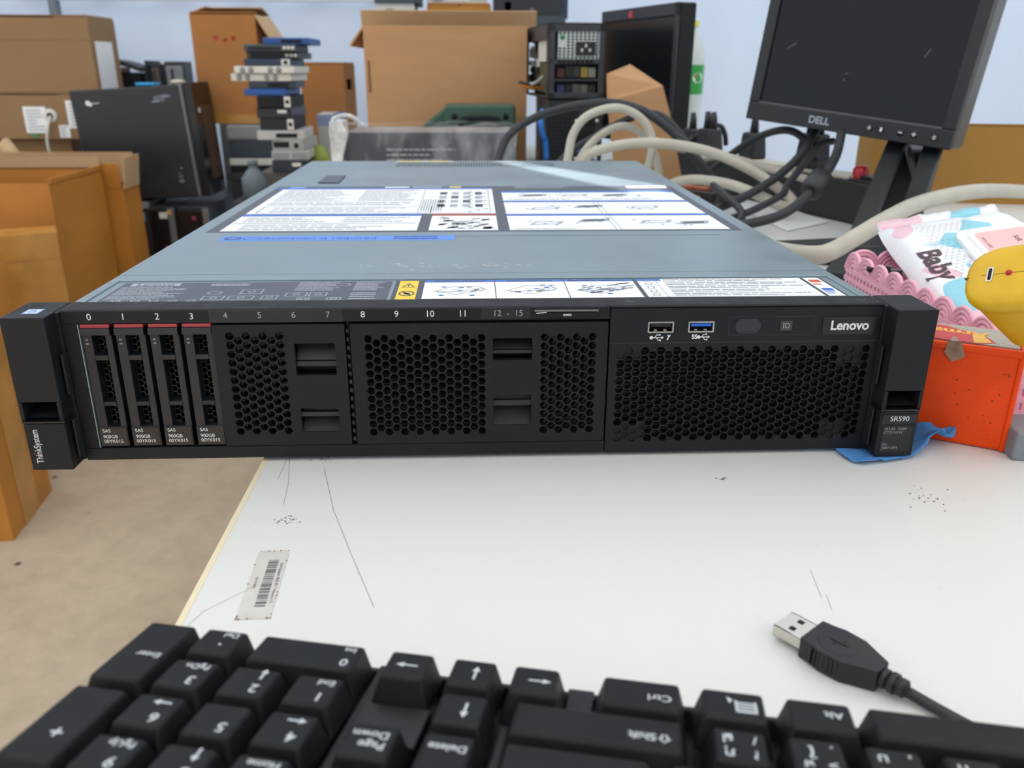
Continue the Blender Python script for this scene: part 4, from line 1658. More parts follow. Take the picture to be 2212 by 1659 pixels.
# ---- computer towers
def tower(name, label, loc, w, d, h, rot, kind):
    r = thing(name, label, 'computer', loc, rot)
    g = G(1)
    g.box(-w / 2, w / 2, -d / 2, d / 2, 0, h)
    obj('case', g, PCB, r, bevel=.004)
    return r


# big one lying against the lower two, side panel to the room
pc_l, pc_r = at(212, 402, 2.4), at(440, 414, 2.4)
T1 = tower('black_tower', 'black desktop computer with scratched side panel standing on two lower towers', ((pc_l.x + pc_r.x) / 2 - .012, 2.49, -.207), .36, .18, .347, (0, radians(-3.2), radians(-2)), 0)
g = G(1)
g.box(-.178, .168, -.0925, -.0895, .004, .343)
obj('side_panel', g, mat('side_panel_black', '232528', .38, var=.12, scale=8), T1, bevel=.002)
g = G(1)
g.box(.168, .176, -.093, .088, .002, .348)
obj('silver_trim', g, mat('silver_trim', '7b7c7d', .35, .4), T1, bevel=.002)
g = G(1)
g.box(.176, .205, -.085, .085, .0, .352, 0)
g.box(.2045, .2065, -.03, .06, .05, .28, 1)
g.box(.2055, .2075, -.06, -.045, .26, .275, 2)
obj('front_bezel', g, [BLK2, mat('brown_mesh', '4b3320', .6), OFFW], T1, bevel=.008)
FADE = mat('faded_print', '8d95a4', .6)
g = G(1)
for x, z, r_ in ((-.125, .307, .008), (-.118, .303, .006)):
    g.lathe([(.0, -.0003), (r_, -.0003)], (0, 0, 0), 10, 0, Matrix.Translation((x, -.0935, z)) @ Matrix.Rotation(-pi / 2, 4, 'X'))
g.box(-.11, -.09, -.0935, -.093, .305, .307, 0)
obj('worn_sticker', g, WHITE, T1)
for n_, xa, xw, za, zw, lw in ((12, .075, .05, .299, .02, .02), (9, .115, .014, .05, .045, .012)):
    g = G(1)
    for k in range(n_):
        x, z = xa + random.uniform(0, xw), za + random.uniform(0, zw)
        g.box(x, x + lw * random.uniform(.5, 1.3), -.0935, -.093, z, z + .0025)
    obj('worn_sticker', g, FADE, T1)
zt = -.207 + .325
p = at(315, 183, 2.45)
g = G(1)
g.box(-.03, .03, -.03, .03, 0, .008, 0, Matrix.Translation((p.x, 2.47, .145)))
solo('blue_packet', g, mat('bright_blue_film', '2aa2dc', .4), 'thin bright blue packet on top of the scratched black tower', 'packet', bevel=.002)
p = at(382, 178, 2.45)
g = G(1)
g.lathe([(0, 0), (.02, .001), (.024, .006), (.016, .012), (0, .013)], (p.x, 2.46, .150), 16)
solo('cream_knob', g, mat('cream_plastic', 'cfc5ad', .5), 'small cream plastic piece on top of the scratched black tower', 'part')
# the two lower towers
for i, (xa, xb, lab) in enumerate(((318, 378, 'black computer tower with silver edge and white tag under the scratched tower'), (378, 452, 'black computer tower with silver edge and magenta button under the scratched tower'))):
    A, B = at(xa, 445, 2.36), at(xb, 445, 2.36)
    wv = B.x - A.x
    r = tower('low_tower', lab, ((A.x + B.x) / 2, 2.36 + .21, -.585), wv - .004, .42, .36, (0, 0, 0), 1)
    g = G(1)
    g.box(-wv / 2 + .004, wv / 2 - .022, -.222, -.209, .004, .352)
    obj('front_bezel', g, BLK2, r, bevel=.003)
    g = G(1)
    g.box(wv / 2 - .022, wv / 2 - .003, -.223, -.209, .002, .356)
    obj('silver_trim', g, mat('silver_trim', '7b7c7d', .35, .4), r, bevel=.002)
    g = G(1)
    g.lathe([(0, -.002), (.006, -.002), (.007, .003)], (0, 0, 0), 12, 0, Matrix.Translation((.005, -.222, .325 if i else .23)) @ Matrix.Rotation(-pi / 2, 4, 'X'))
    obj('power_button', g, mat('magenta_button', 'a52558', .4), r)
    if i == 0:
        g = G(1)
        g.box(-.005, .02, -.224, -.2225, .325, .345, 0)
        g.box(.02, .034, -.224, -.2225, .338, .352, 1)
        obj('paper_tag', g, [OFFW, mat('amber_tag', 'd09a4a', .5)], r)
p = at(292, 470, 2.4)
g = G(1)
g.box(p.x - .05, p.x + .048, 2.4, 2.75, -.585, -.235)
g.box(p.x - .05, p.x + .05, 2.395, 2.76, -.235, -.215, 1)
g.box(p.x + .0, p.x + .02, 2.397, 2.4, -.28, -.25, 2)
g.box(p.x + .024, p.x + .034, 2.397, 2.4, -.278, -.248, 3)
solo('grey_unit', g, [PCB2, GREYP, mat('olive_tag', '6e6a3a', .6), mat('sky_tag', '6aa3c4', .5)], 'dark unit with pale grey top beside the lower black towers', 'machine', bevel=.003)

# row of black devices behind the scratched tower (their shelf)
bench('rear_bench', 'narrow bench along the wall under the row of black devices', -1.7, -.9, 2.87, 3.02, .075, DGREYP, LEG)
A, B = at(222, 128, 2.88), at(300, 140, 2.88)
hz = A.z - .075
r = thing('curved_machine', 'black machine with curved pale-edged lid at the back left', 'machine', ((A.x + B.x) / 2, 2.94, .075), (0, 0, 0))
wv = B.x - A.x
g = G(1)
g.box(-wv / 2, wv / 2, -.06, .06, 0, hz * .7)
obj('case', g, BLK, r, bevel=.006)
g = G(1)
prof = [(-wv / 2 + wv * k / 8, 0, hz * .82 + .028 * (1 - (k / 8) ** 2)) for k in range(9)]
g.prism(prof + [(q[0], q[1], q[2] - .016) for q in prof[::-1]], (0, .12, 0))
g.v = [(q[0], q[1] - .06, q[2]) for q in g.v]
obj('curved_lid', g, PCB2, r, bevel=.002)
g = G(1)
g.box(-wv / 2, -wv / 2 + .05, -.07, -.05, hz * .35, hz * .6)
g.box(-wv / 2 + .06, -wv / 2 + .09, -.065, -.05, hz * .7, hz * .82)
obj('front_tray', g, [mat('brown_grey', '5a4f4a', .5)], r, bevel=.003)
for i, (x0, x1, y0, lean) in enumerate(((303, 318, 132, 4), (325, 345, 139, -3), (352, 393, 134, 0))):
    A, B = at(x0, y0, 2.88), at(x1, y0, 2.88)
    g = G(1)
    wv = B.x - A.x
    g.box(-wv / 2, wv / 2, -.05, .05, 0, A.z - .075, 0)
    g.box(-wv / 2 + .004, wv / 2 - .004, -.054, -.049, .01, A.z - .09, 1)
    g.box(-wv / 2 + wv * .3, -wv / 2 + wv * .45, -.058, -.05, .01, A.z - .1, 0)
    g.v = [tuple(Matrix.Translation(((A.x + B.x) / 2, 2.94, .077)) @ Matrix.Rotation(radians(lean), 4, 'Y') @ Vector(q)) for q in g.v]
    lab = ('slim leaning black device on the back bench next to the curved machine', 'brownish upright device in the middle of the back bench', 'wide dark grey device at the carton end of the back bench')[i]
    o = solo('upright_device', g, [PCB2, (BLK, mat('brown_grey', '5a4f4a', .5), GREYP)[i]], lab, 'device', bevel=.006)
    o.location.z = max(o.location.z, .0755)

# ---- tall open carton left of the stack, the grey machine it stands on
GY = 2.58
zc = at(560, 268, GY).z
g0, g1 = at(455, 285, 2.2), at(592, 285, 2.2)
r = thing('grey_machine', 'long grey office machine with dark front panel under the tall carton', 'machine', (-.722, GY + .14, -.14), (0, 0, 0))
wv = .245
g = G(1)
zt2 = zc + .14 - .003
g.box(-wv / 2, wv / 2, -.14, .14, zt2 - .05, zt2)
obj('top_shell', g, GREYP, r, bevel=.008)
g = G(1)
g.box(-wv / 2 + .004, wv / 2 - .004, -.135, .135, .045, zt2 - .05)
obj('dark_front', g, mat('slate_blue', '2f3b45', .4), r, bevel=.004)
g = G(1)
g.box(-wv / 2, wv / 2, -.138, .138, 0.022, .045)
obj('cream_rail', g, OFFW, r, bevel=.003)
g = G(1)
g.box(-wv / 2, wv / 2, -.135, .135, 0.0, .022)
obj('base', g, BLK, r)
A, B = at(405, 30, GY + .01), at(548, 30, GY + .01)
w_ = B.x - A.x
carton('tall_carton', 'tall orange-brown carton with open flaps and red print standing on the grey machine', (B.x - w_ / 2 + .004, GY + .12, zc), w_, .2, A.z - zc, -2, CARDB, flaps={'f': (0, .05), 'b': (12, .09), 'r': (238, .12), 'l': (20, .06)}, fm={'r': CARDIN})
k4 = bpy.data.objects['tall_carton']
H4 = A.z - zc
g = G(1)
for x, z in ((-.03, .27), (.0, .262), (.028, .268)):
    for k in range(4):
        g.box(x + random.uniform(-.008, .004), x + random.uniform(.004, .01), -.1012, -.1, z + random.uniform(-.006, .006), z + random.uniform(.006, .009))
obj('red_print', g, mat('carton_red', 'c0492c', .6), k4)
g = G(1)
g.lathe([(.006, -.001), (.011, -.001)], (0, 0, 0), 14, 0, Matrix.Translation((.068, -.1005, .16)) @ Matrix.Rotation(-pi / 2, 4, 'X'))
g.lathe([(.0, -.001), (.004, -.001)], (0, 0, 0), 10, 0, Matrix.Translation((.068, -.1005, .16)) @ Matrix.Rotation(-pi / 2, 4, 'X'))
obj('red_print', g, mat('carton_red', 'c0492c', .6), k4)
g = G(1)
g.box(-w_ / 2, w_ / 2, -.1008, -.1, .146, .149)
obj('fold_crease', g, CARDB, k4)
g = G(1)
g.box(-w_ / 2 + .01, w_ / 2, -.1012, -.1, .0, .03)
obj('tape', g, TAPE, k4)
# carton right behind the stack
A, B = at(690, 140, 2.42), at(734, 155, 2.42)
carton('side_slot_carton', 'brown carton with a dark hand slot in its side behind the recorder stack', (A.x - .02, 2.70, -.14), .15, .16, A.z + .14, -6, CARDB, rh=rrect(-.045, .03, A.z + .06, A.z + .095))
A, B = at(684, 246, 2.2), at(734, 246, 2.2)
g = G(1)
zb = -.14
g.box(A.x, B.x, 2.2, 2.32, zb, A.z)
g.box(A.x - .0005, B.x + .0005, 2.1995, 2.3205, A.z - .035, A.z - .004, 1)
g.box(B.x - .02, B.x + .001, 2.199, 2.321, A.z - .035, A.z + .0005, 2)
solo('white_blue_box', g, [LGREYP, mat('pale_blue_band', '8f9fc6', .5), BLUEP], 'white retail box with blue band beside the wrapped box', 'box', bevel=.002)
bpy.data.objects['side_slot_carton'].location.z = -.14
p = at(690, 320, 2.1)
g = G(1)
g.lathe([(0, 0), (.028, 0), (.032, .04), (.03, .09), (.018, .125), (0, .13)], (p.x - .005, 2.12, -.14), 18)
solo('green_bundle', g, mat('lime_film', '8a9a3a', .5, var=.3, scale=20), 'lime and dark green bundle between the stack and the white box', 'bundle')

# ---- stack of recorders and set-top boxes
STK = [  # x0, x1, y top, y bottom, front material, label, face detail
    (566, 690, 81, 96, BLUEP, 'blue-topped recorder on the very top of the device stack', 'slot'),
    (527, 668, 96, 112, DGREYP, 'slate recorder with round connectors second in the device stack', 'jacks'),
    (530, 672, 112, 127, mat('slate_dark', '343a41', .45), 'darker slate recorder third in the device stack', 'jacks'),
    (528, 655, 127, 143, NAVY, 'navy recorder with a white port plate above the white ones', 'port'),
    (508, 672, 143, 159, OFFW, 'upper white slab with round screw covers in the device stack', 'dots'),
    (500, 665, 159, 176, mat('warm_white', 'd3d0c6', .5), 'lower white slab jutting out to the left of the stack', 'dots'),
    (532, 658, 176, 192, mat('navy_dark', '2c3646', .4), 'dark navy recorder under the white slabs', 'slot'),
    (529, 642, 192, 207, mat('royal_blue', '17509b', .4), 'royal blue box in the middle of the device stack', 'none'),
    (555, 648, 207, 233, BLK, 'black set-top box under the royal blue box', 'port'),
    (556, 650, 233, 256, BLK2, 'glossy black set-top box with a white sticker', 'sticker'),
    (559, 652, 256, 282, mat('soft_black', '1e2022', .6), 'matt black set-top box above the grey phones', 'port'),
    (552, 660, 282, 303, LGREYP, 'pale grey tray under the black set-top boxes', 'slot'),
    (590, 662, 303, 326, mat('warm_grey', 'a5a5a1', .5), 'grey desk unit with a dark window and round lens', 'lens'),
    (584, 668, 326, 346, mat('light_grey', 'b3b3af', .5), 'light grey drawer unit with two recessed panels', 'panels'),
    (586, 660, 346, 372, mat('deep_navy', '1d2233', .5), 'deep navy unit with a white sticker low in the stack', 'sticker'),
    (560, 672, 372, 394, mat('taupe', '6d6a64', .6), 'taupe grey box at the foot of the device stack', 'none'),
]
YS = 1.98
zprev = None
tops = [at((s[0] + s[1]) / 2, s[2], YS).z for s in STK]
bots = tops[1:] + [-.14]
for i, s in enumerate(STK):
    A, B = at(s[0], s[2], YS), at(s[1], s[2], YS)
    z0, z1 = bots[i] + .0005, tops[i]
    wv, h_ = B.x - A.x, z1 - z0
    cut = .80 if i < 11 else .94
    wv *= cut                                   # the rest of the seen width is the receding side
    off = random.Random(i).uniform(-.012, .012)
    r = thing('stacked_device', s[5], 'device', (A.x + wv / 2, YS + .09 + off, z0), (0, 0, radians(random.Random(i + 9).uniform(-4, 3))), 'electronics in the tall stack')
    g = G(1)
    g.box(-wv / 2, wv / 2, -.09, .09, 0, h_)
    obj('case', g, s[4], r, bevel=.0025)
    g = G(1)
    y = -.0915
    k = s[6]
    if k == 'slot':
        g.box(-wv * .1, wv * .35, y, y + .004, h_ * .25, h_ * .7, 1)
    elif k == 'jacks':
        for q in range(3):
            g.lathe([(0, -.002), (.004, -.002), (.005, .002)], (0, 0, 0), 10, 2, Matrix.Translation((wv * (.28 + .08 * q), y, h_ * .5)) @ Matrix.Rotation(-pi / 2, 4, 'X'))
        g.box(-wv * .42, wv * .2, y, y + .004, h_ * .3, h_ * .6, 1)
    elif k == 'port':
        g.box(wv * .3, wv * .48, y - .001, y + .004, h_ * .05, h_ * .95, 2)
        g.lathe([(0, -.002), (.005, -.002), (.006, .002)], (0, 0, 0), 10, 1, Matrix.Translation((wv * .39, y - .001, h_ * .5)) @ Matrix.Rotation(-pi / 2, 4, 'X'))
    elif k == 'dots':
        for q in (-.36, -.22, .1, .24):
            gg = G(1)
            gg.lathe([(0, -.001), (.007, -.001), (.008, .002)], (0, 0, 0), 12, 0, Matrix.Translation((wv * q, y, h_ * .5)) @ Matrix.Rotation(-pi / 2, 4, 'X'))
            obj('screw_cover', gg, GREYP, r)
    elif k == 'sticker':
        g.box(wv * .12, wv * .38, y, y + .004, h_ * .5, h_ * .8, 2)
    elif k == 'lens':
        g.box(-wv * .45, wv * .05, y, y + .004, h_ * .3, h_ * .85, 1)
        g.lathe([(0, -.003), (.006, -.003), (.007, .002)], (0, 0, 0), 12, 1, Matrix.Translation((wv * .28, y, h_ * .5)) @ Matrix.Rotation(-pi / 2, 4, 'X'))
    elif k == 'panels':
        g.box(-wv * .45, -wv * .03, y, y + .004, h_ * .15, h_ * .85, 3)
        g.box(wv * .05, wv * .45, y, y + .004, h_ * .15, h_ * .85, 3)
    if g.v:
        obj({'slot': 'dark_slot', 'jacks': 'connector_panel', 'port': 'port_plate', 'sticker': 'sticker', 'lens': 'control_panel', 'panels': 'recessed_panels'}[k], g, [s[4], DARK, OFFW, GREYP], r)
p = at(545, 405, 1.9)
g = G(1)
g.lathe([(0, 0), (.034, 0), (.034, .06), (.02, .078), (.012, .085), (.012, .094), (.014, .095), (.014, .106), (0, .107)], (p.x, 1.93, -.14), 18)
solo('dark_bottle', g, mat('smoky_bottle', '5c6a70', .25), 'small smoky bottle at the foot of the device stack', 'bottle')

# ---- large tan carton in the middle
A, B = at(783, 54, 1.5), at(1139, 58, 1.5)
wv = B.x - A.x
zt3 = A.z
carton('large_tan_carton', 'large tan carton with open flaps and dark hand slot behind the rack server', ((A.x + B.x) / 2, 1.68, 0), wv, .36, zt3, 0, CARD, flaps={'l': (232, .05), 'b': (60, (at(900, 28, 1.84).z - zt3) * 1.15, .047)}, fh=rrect(-wv / 2 + .006, -wv / 2 + .012, zt3 - .135, zt3 - .07))
# wrapped box
A, B = at(750, 283, 1.2), at(1108, 283, 1.2)
r = thing('wrapped_box', 'dark grey box wrapped in crinkled clear plastic film behind the rack server', 'box', ((A.x + B.x) / 2, 1.27, .0005), (0, 0, 0))
wv = B.x - A.x
hz = A.z
g = G(1)
g.box(-wv / 2, wv / 2, -.07, .07, 0.002, hz - .004)
g.box(-wv / 2 + .001, wv / 2 - .001, -.069, .069, hz - .0045, hz - .002, 1)
obj('printed_box', g, [mat('grey_card', '3c3d43', .6), mat('grey_top_card', '8c8683', .6)], r)
g = G(1)
for k in range(5):
    z = hz * .62 - k * .0095
    rr = random.Random(k)
    x = -wv * .27
    end = x + wv * (.42, .26, .34, .24, .56)[k]
    while x < end:
        l = rr.uniform(.004, .016)
        g.box(x, min(end, x + l), -.0706, -.07, z, z + .0028)
        x += l + .0022
for k in range(3):
    g.box(-wv * .25 + k * wv * .17, -wv * .25 + k * wv * .17 + wv * .09, -.03, -.02, hz - .0018, hz - .0014, 1)
obj('small_print', g, [GTXT, mat('faint_red', 'b5757a', .6)], r)


def film_mat():
    m = bpy.data.materials.new('clear_film')
    t = NT(m)
    n = t.noise(18, 5, (1, 1, .35), rough=.65)
    a = t.ramp(n.outputs[0], [(.45, (.02,) * 3), (.68, (.38,) * 3)])
    t.link(a.outputs[0], t.b.inputs['Alpha'])
    t.b.inputs['Base Color'].default_value = (.75, .76, .78, 1)
    t.b.inputs['Roughness'].default_value = .18
    bp = t.new('ShaderNodeBump', Strength=.8, Distance=.006)
    t.link(n.outputs[0], bp.inputs['Height'])
    t.link(bp.outputs[0], t.b.inputs['Normal'])
    return m


FILM = film_mat()


def crumple(g, x0, x1, y0, y1, z0, z1, amp, n=16, seed=0):
    def sh(p):
        q = Vector(p)
        return q + noise.noise_vector(q * 22 + Vector((seed, 0, 0))) * amp
    for (a, b, c) in (((x0, y0, z0), (x1 - x0, 0, 0), (0, 0, z1 - z0)), ((x0, y0, z1), (x1 - x0, 0, 0), (0, y1 - y0, 0)), ((x1, y0, z0), (0, y1 - y0, 0), (0, 0, z1 - z0)), ((x0, y0, z0), (0, y1 - y0, 0), (0, 0, z1 - z0))):
        A_, B_, C_ = Vector(a), Vector(b), Vector(c)
        v = [sh(A_ + B_ * (i / n) + C_ * (j / n)) for j in range(n + 1) for i in range(n + 1)]
        g.add(v, [(j * (n + 1) + i, j * (n + 1) + i + 1, (j + 1) * (n + 1) + i + 1, (j + 1) * (n + 1) + i) for j in range(n) for i in range(n)], 0, True)


g = G(1)
crumple(g, -wv / 2 - .007, wv / 2 + .007, -.078, .078, .006, hz + .008, .006)
obj('plastic_film', g, FILM, r)
g = G(1)
crumple(g, -wv / 2 - .028, -wv / 2 - .006, -.085, -.02, .02, hz + .022, .012, 12, 5)
g.tube(spline([(-wv / 2 - .02, -.07, hz - .01), (-wv / 2 - .024, -.07, hz + .02), (-wv / 2 + .005, -.065, hz + .026), (-wv / 2 + .03, -.06, hz + .008)], 6), .004, 8)
obj('film_bunch', g, mat('milky_film', 'c9c8c4', .25, var=.2, scale=60, bump=.5, bscale=50), r)
# green case
A, B = at(960, 226, 1.38), at(1114, 226, 1.38)
r = thing('green_case', 'dark green plastic case with carry handle behind the wrapped box', 'case', ((A.x + B.x) / 2, 1.42, 0), (0, 0, 0))
wv = B.x - A.x
g = G(1)
g.box(-wv / 2, wv / 2, -.04, .04, 0, A.z)
obj('case_body', g, GREEN, r, bevel=.006)
g = G(1)
g.tube(spline([(-wv * .28, -.042, A.z * .70), (-wv * .2, -.06, A.z * .80), (wv * .2, -.06, A.z * .80), (wv * .28, -.042, A.z * .70)], 6), .006, 8)
obj('carry_handle', g, DARK, r)
g = G(1)
g.prism([(-wv / 2 + .003, -.02, A.z * .96), (-wv / 2 - .045, -.02, A.z * .70), (-wv / 2 - .045, -.02, A.z * .4), (-wv / 2 + .003, -.02, A.z * .4)], (0, .04, 0))
obj('sloping_shoulder', g, GREEN, r, bevel=.005)
for x in (-wv * .36, wv * .36):
    g = G(1)
    g.lathe([(0, -.002), (.006, -.002), (.007, .002)], (0, 0, 0), 12, 0, Matrix.Translation((x, -.0405, A.z * .82)) @ Matrix.Rotation(-pi / 2, 4, 'X'))
    obj('bolt', g, DARK, r)

# ---- things on the rear shelf
A, B = at(812, 5, 2.5), at(898, 5, 2.5)
g = G(1)
g.box(A.x, A.x + (B.x - A.x) * .96, 2.5, 2.7, SH, A.z - .002)
g.box(A.x - .004, A.x + (B.x - A.x) * 1.1, 2.49, 2.71, A.z - .002, A.z + .03, 1)
g.box(A.x + .03, A.x + .055, 2.498, 2.5, SH + .022, SH + .028, 2)
solo('white_printer', g, [OFFW, DGREYP, GREYP], 'white printer with dark lid on the rear shelf', 'printer', bevel=.004)
A, B = at(922, 8, 2.52), at(1060, 8, 2.52)
carton('shelf_carton', 'brown carton on the rear shelf with a grey unit on it', ((A.x + B.x) / 2, 2.62, SH), B.x - A.x, .2, A.z - SH - .006, 0, CARDO)
g = G(1)
g.box(A.x + .0, B.x - .012, 2.53, 2.7, A.z, A.z + .03)
g.box(A.x + .02, A.x + .05, 2.528, 2.53, A.z + .006, A.z + .022, 1)
g.box(A.x + .06, A.x + .14, 2.528, 2.53, A.z + .008, A.z + .02, 2)
solo('pale_unit', g, [LGREYP, GREYP, OFFW], 'pale grey unit on the brown carton on the rear shelf', 'device', bevel=.003)
A, B = at(1068, 10, 2.5), at(1214, 10, 2.5)
r = thing('shelf_computer', 'black computer lying on the rear shelf with a round emblem', 'computer', ((A.x + B.x) / 2, 2.62, SH), (0, 0, 0))
wv = B.x - A.x
g = G(1)
g.box(-wv / 2, wv / 2, -.12, .12, 0, .12)
obj('case', g, PCB, r, bevel=.004)
g = G(1)
g.box(wv / 2 - .001, wv / 2 + .02, -.118, .118, 0.0, .12)
obj('end_cap', g, NAVY, r, bevel=.003)
g = G(1)
g.lathe([(.004, -.001), (.006, -.001)], (0, 0, 0), 14, 0, Matrix.Translation((.012, -.1205, .026)) @ Matrix.Rotation(-pi / 2, 4, 'X'))
g.box(.011, .0128, -.1212, -.12, .02, .03, 0)
g.box(-.075, -.055, -.1115, -.12, .022, .05, 1)
obj('emblem', g, [GTXT, WHITE], r)

# ---- stripped tower case (rear view) and black case under it
A, B, Cc = at(1186, 52, 1.3), at(1311, 52, 1.3), at(1311, 214, 1.3)
wv = B.x - A.x
zb, zt4 = Cc.z, A.z + .003
r = thing('stripped_tower', 'stripped computer case with white power supply grille stacked on a black one', 'computer', ((A.x + B.x) / 2, 1.3, zb), (0, 0, radians(5)))
hh = zt4 - zb
g = G(1)
D_ = .30
g.box(-wv / 2, wv / 2, 0, D_, hh - .004, hh)
g.box(-wv / 2, wv / 2, 0, D_, 0, .004)
g.box(wv / 2 - .003, wv / 2, 0, D_, 0, hh)
g.box(-wv / 2, -wv / 2 + .012, 0, .004, 0, hh)
g.box(wv / 2 - .012, wv / 2, 0, .004, 0, hh)
g.box(-wv / 2, wv / 2, 0, .004, hh - .016, hh)
g.perf(rrect(-wv / 2, wv / 2, hh * .47, hh * .53), [rrect(-wv / 2 + .018 + k * .009, -wv / 2 + .024 + k * .009, hh * .478, hh * .515) for k in range(8)], 0, .004)
g.box(-wv / 2, wv / 2, 0, .004, 0, .012)
g.box(-wv / 2, wv / 2, 0, .004, hh * .24, hh * .265)
g.box(-wv / 2, -wv / 2 + .003, 0, D_, hh - .03, hh)
g.box(-wv / 2, -wv / 2 + .003, 0, .03, 0, hh)
g.box(-wv / 2, -wv / 2 + .003, D_ - .03, D_, 0, hh)
g.box(-wv / 2 + .01, wv / 2 - .004, .052, .056, .004, hh * .5)
g.box(-wv / 2 + .02, wv / 2 - .004, D_ - .006, D_, .004, hh - .004)
obj('frame', g, PCB2, r, bevel=.001)
g = G(1)
pz0, pz1 = hh * .53, hh - .016
gx0, gx1 = -wv / 2 + .018, wv / 2 - .012
hs = []
nx, nz = 10, 9
for i in range(nx):
    for j in range(nz):
        x0, z0 = gx0 + (gx1 - gx0) * (i + .15) / nx, pz0 + (pz1 - pz0) * (j + .15) / nz
        x1, z1 = gx0 + (gx1 - gx0) * (i + .85) / nx, pz0 + (pz1 - pz0) * (j + .85) / nz
        if i >= 4 and i < 9 and 1 <= j <= 5:
            continue
        if i < 2 and j >= 4 and j < 8:
            continue
        hs.append(rrect(x0, x1, z0, z1))
g.perf(rrect(gx0, gx1, pz0, pz1), hs, 0.001, .002)
psu = obj('power_supply', g, mat('white_grille', 'c4c9c9', .45), r)
g = G(1)
g.box(gx0, gx1, .02, .12, pz0, pz1)
obj('inner_box', g, DARK, psu)
g = G(1)
sx0, sx1 = gx0 + (gx1 - gx0) * .42, gx0 + (gx1 - gx0) * .9
g.box(sx0, sx1, -.002, .001, pz0 + (pz1 - pz0) * .13, pz0 + (pz1 - pz0) * .64, 0)
for x, z in ((.5, .72), (.3, .4), (.7, .4)):
    g.box(sx0 + (sx1 - sx0) * x - .002, sx0 + (sx1 - sx0) * x + .002, -.006, 0, pz0 + (pz1 - pz0) * (.13 + .5 * z) - .003, pz0 + (pz1 - pz0) * (.13 + .5 * z) + .003, 1)
obj('mains_inlet', g, [BLK2, NICK], psu)
g = G(1)
g.lathe([(0, -.003), (.004, -.003), (.005, .001)], (0, 0, 0), 12, 0, Matrix.Translation((gx0 + .008, 0, pz0 + (pz1 - pz0) * .80)) @ Matrix.Rotation(-pi / 2, 4, 'X'))
obj('green_lamp', g, mat('green_lamp', '2f7a4c', .3), psu)
g = G(1)
g.box(-wv / 2 + .006, -wv / 2 + .05, .055, .16, hh * .5, hh - .02, 0)
g.box(-wv / 2 + .01, -wv / 2 + .014, .03, .28, .01, hh * .5, 1)
for k in range(40):
    x, y, z = random.uniform(-wv / 2 + .002, -wv / 2 + .02), random.uniform(.16, .28), random.uniform(.02, hh - .03)
    g.box(x, x + .01, y, y + random.uniform(.006, .02), z, z + random.uniform(.005, .02), random.choice((0, 1, 2, 2)))
obj('inner_parts', g, [OFFW, mat('board_olive', '55543f', .6), DARK], r)
g = G(1)
for z0, z1, cs in ((.26, .46, ('4a1f1c', '141c14', '2c2c29', '8d7a2c', '7b796e')), (.02, .22, ('222f60', '0c0d0e', '4f504a', '5f5f56', '22231f'))):
    for k, c in enumerate(cs):
        x = gx0 + (gx1 - gx0) * (.02 + .19 * k)
        g.box(x, x + (gx1 - gx0) * .17, .008, .05, hh * (z0 + .03), hh * (z1 - random.uniform(.02, .06)), k if z0 > .1 else k + 5)
obj('connector_block', g, [mat('conn_%s' % c, c, .5) for c in ('4a1f1c', '141c14', '2c2c29', '8d7a2c', '7b796e', '222f60', '0c0d0e', '4f504a', '5f5f56', '22231f')], r)
r2 = thing('black_rear_case', 'black computer case with rear sockets and mesh under the stripped one', 'computer', ((A.x + B.x) / 2, 1.3, 0), (0, 0, 0))
g = G(1)
g.box(-wv / 2, wv / 2, .003, .32, 0, zb - .001)
obj('case', g, PCB, r2, bevel=.003)
g = G(1)
hs = [rrect(-wv / 2 + .006 + i * .0075, -wv / 2 + .0115 + i * .0075, .02 + j * .0075, .0255 + j * .0075) for i in range(7) for j in range(int((zb - .05) / .0075))]
g.perf(rrect(-wv / 2 + .002, -wv / 2 + .062, .012, zb - .012), hs, 0.0, .003)
obj('rear_mesh', g, BLK, r2)
g = G(1)
for z, c in ((zb * .72, 0), (zb * .55, 0), (zb * .38, 1), (zb * .22, 1)):
    g.box(wv / 2 - .05, wv / 2 - .016, -.001, .004, z - .01, z + .008, c)
    for s_ in (-.053, -.012):
        g.lathe([(0, -.003), (.0035, -.003), (.004, .003)], (0, 0, 0), 8, 2, Matrix.Translation((wv / 2 + s_, 0, z)) @ Matrix.Rotation(-pi / 2, 4, 'X'))
obj('sockets', g, [BLK2, mat('socket_blue', '2c68b8', .4), NICK], r2)
g = G(1)
g.tube(spline([at(1172, 238, 1.31), at(1168, 262, 1.29), at(1172, 290, 1.29), at(1178, 305, 1.3), at(1180, 345, 1.3)], 6), .006, 8)
solo('blue_cable', g, mat('blue_cable', '2b6fc0', .45), 'bright blue ribbon cable hanging beside the stripped tower', 'cable')
for c, n_, a_, b_, lab in (('c07a2e', 'orange_wire', (1122, 184), (1172, 190), 'orange wire sticking out of the stripped tower'), ('2b2b2c', 'dark_wire', (1121, 178), (1165, 182), 'dark wire sticking out of the stripped tower'), ('b9b5ac', 'grey_wire', (1148, 182), (1172, 166), 'pale grey wire sticking out of the stripped tower')):
    g = G(1)
    g.tube(spline([at(*a_, 1.33), at((a_[0] + b_[0]) / 2, (a_[1] + b_[1]) / 2 + 3, 1.34), at(*b_, 1.36)], 6), .0032, 8)
    solo(n_, g, mat(n_, c, .5), lab, 'wire')

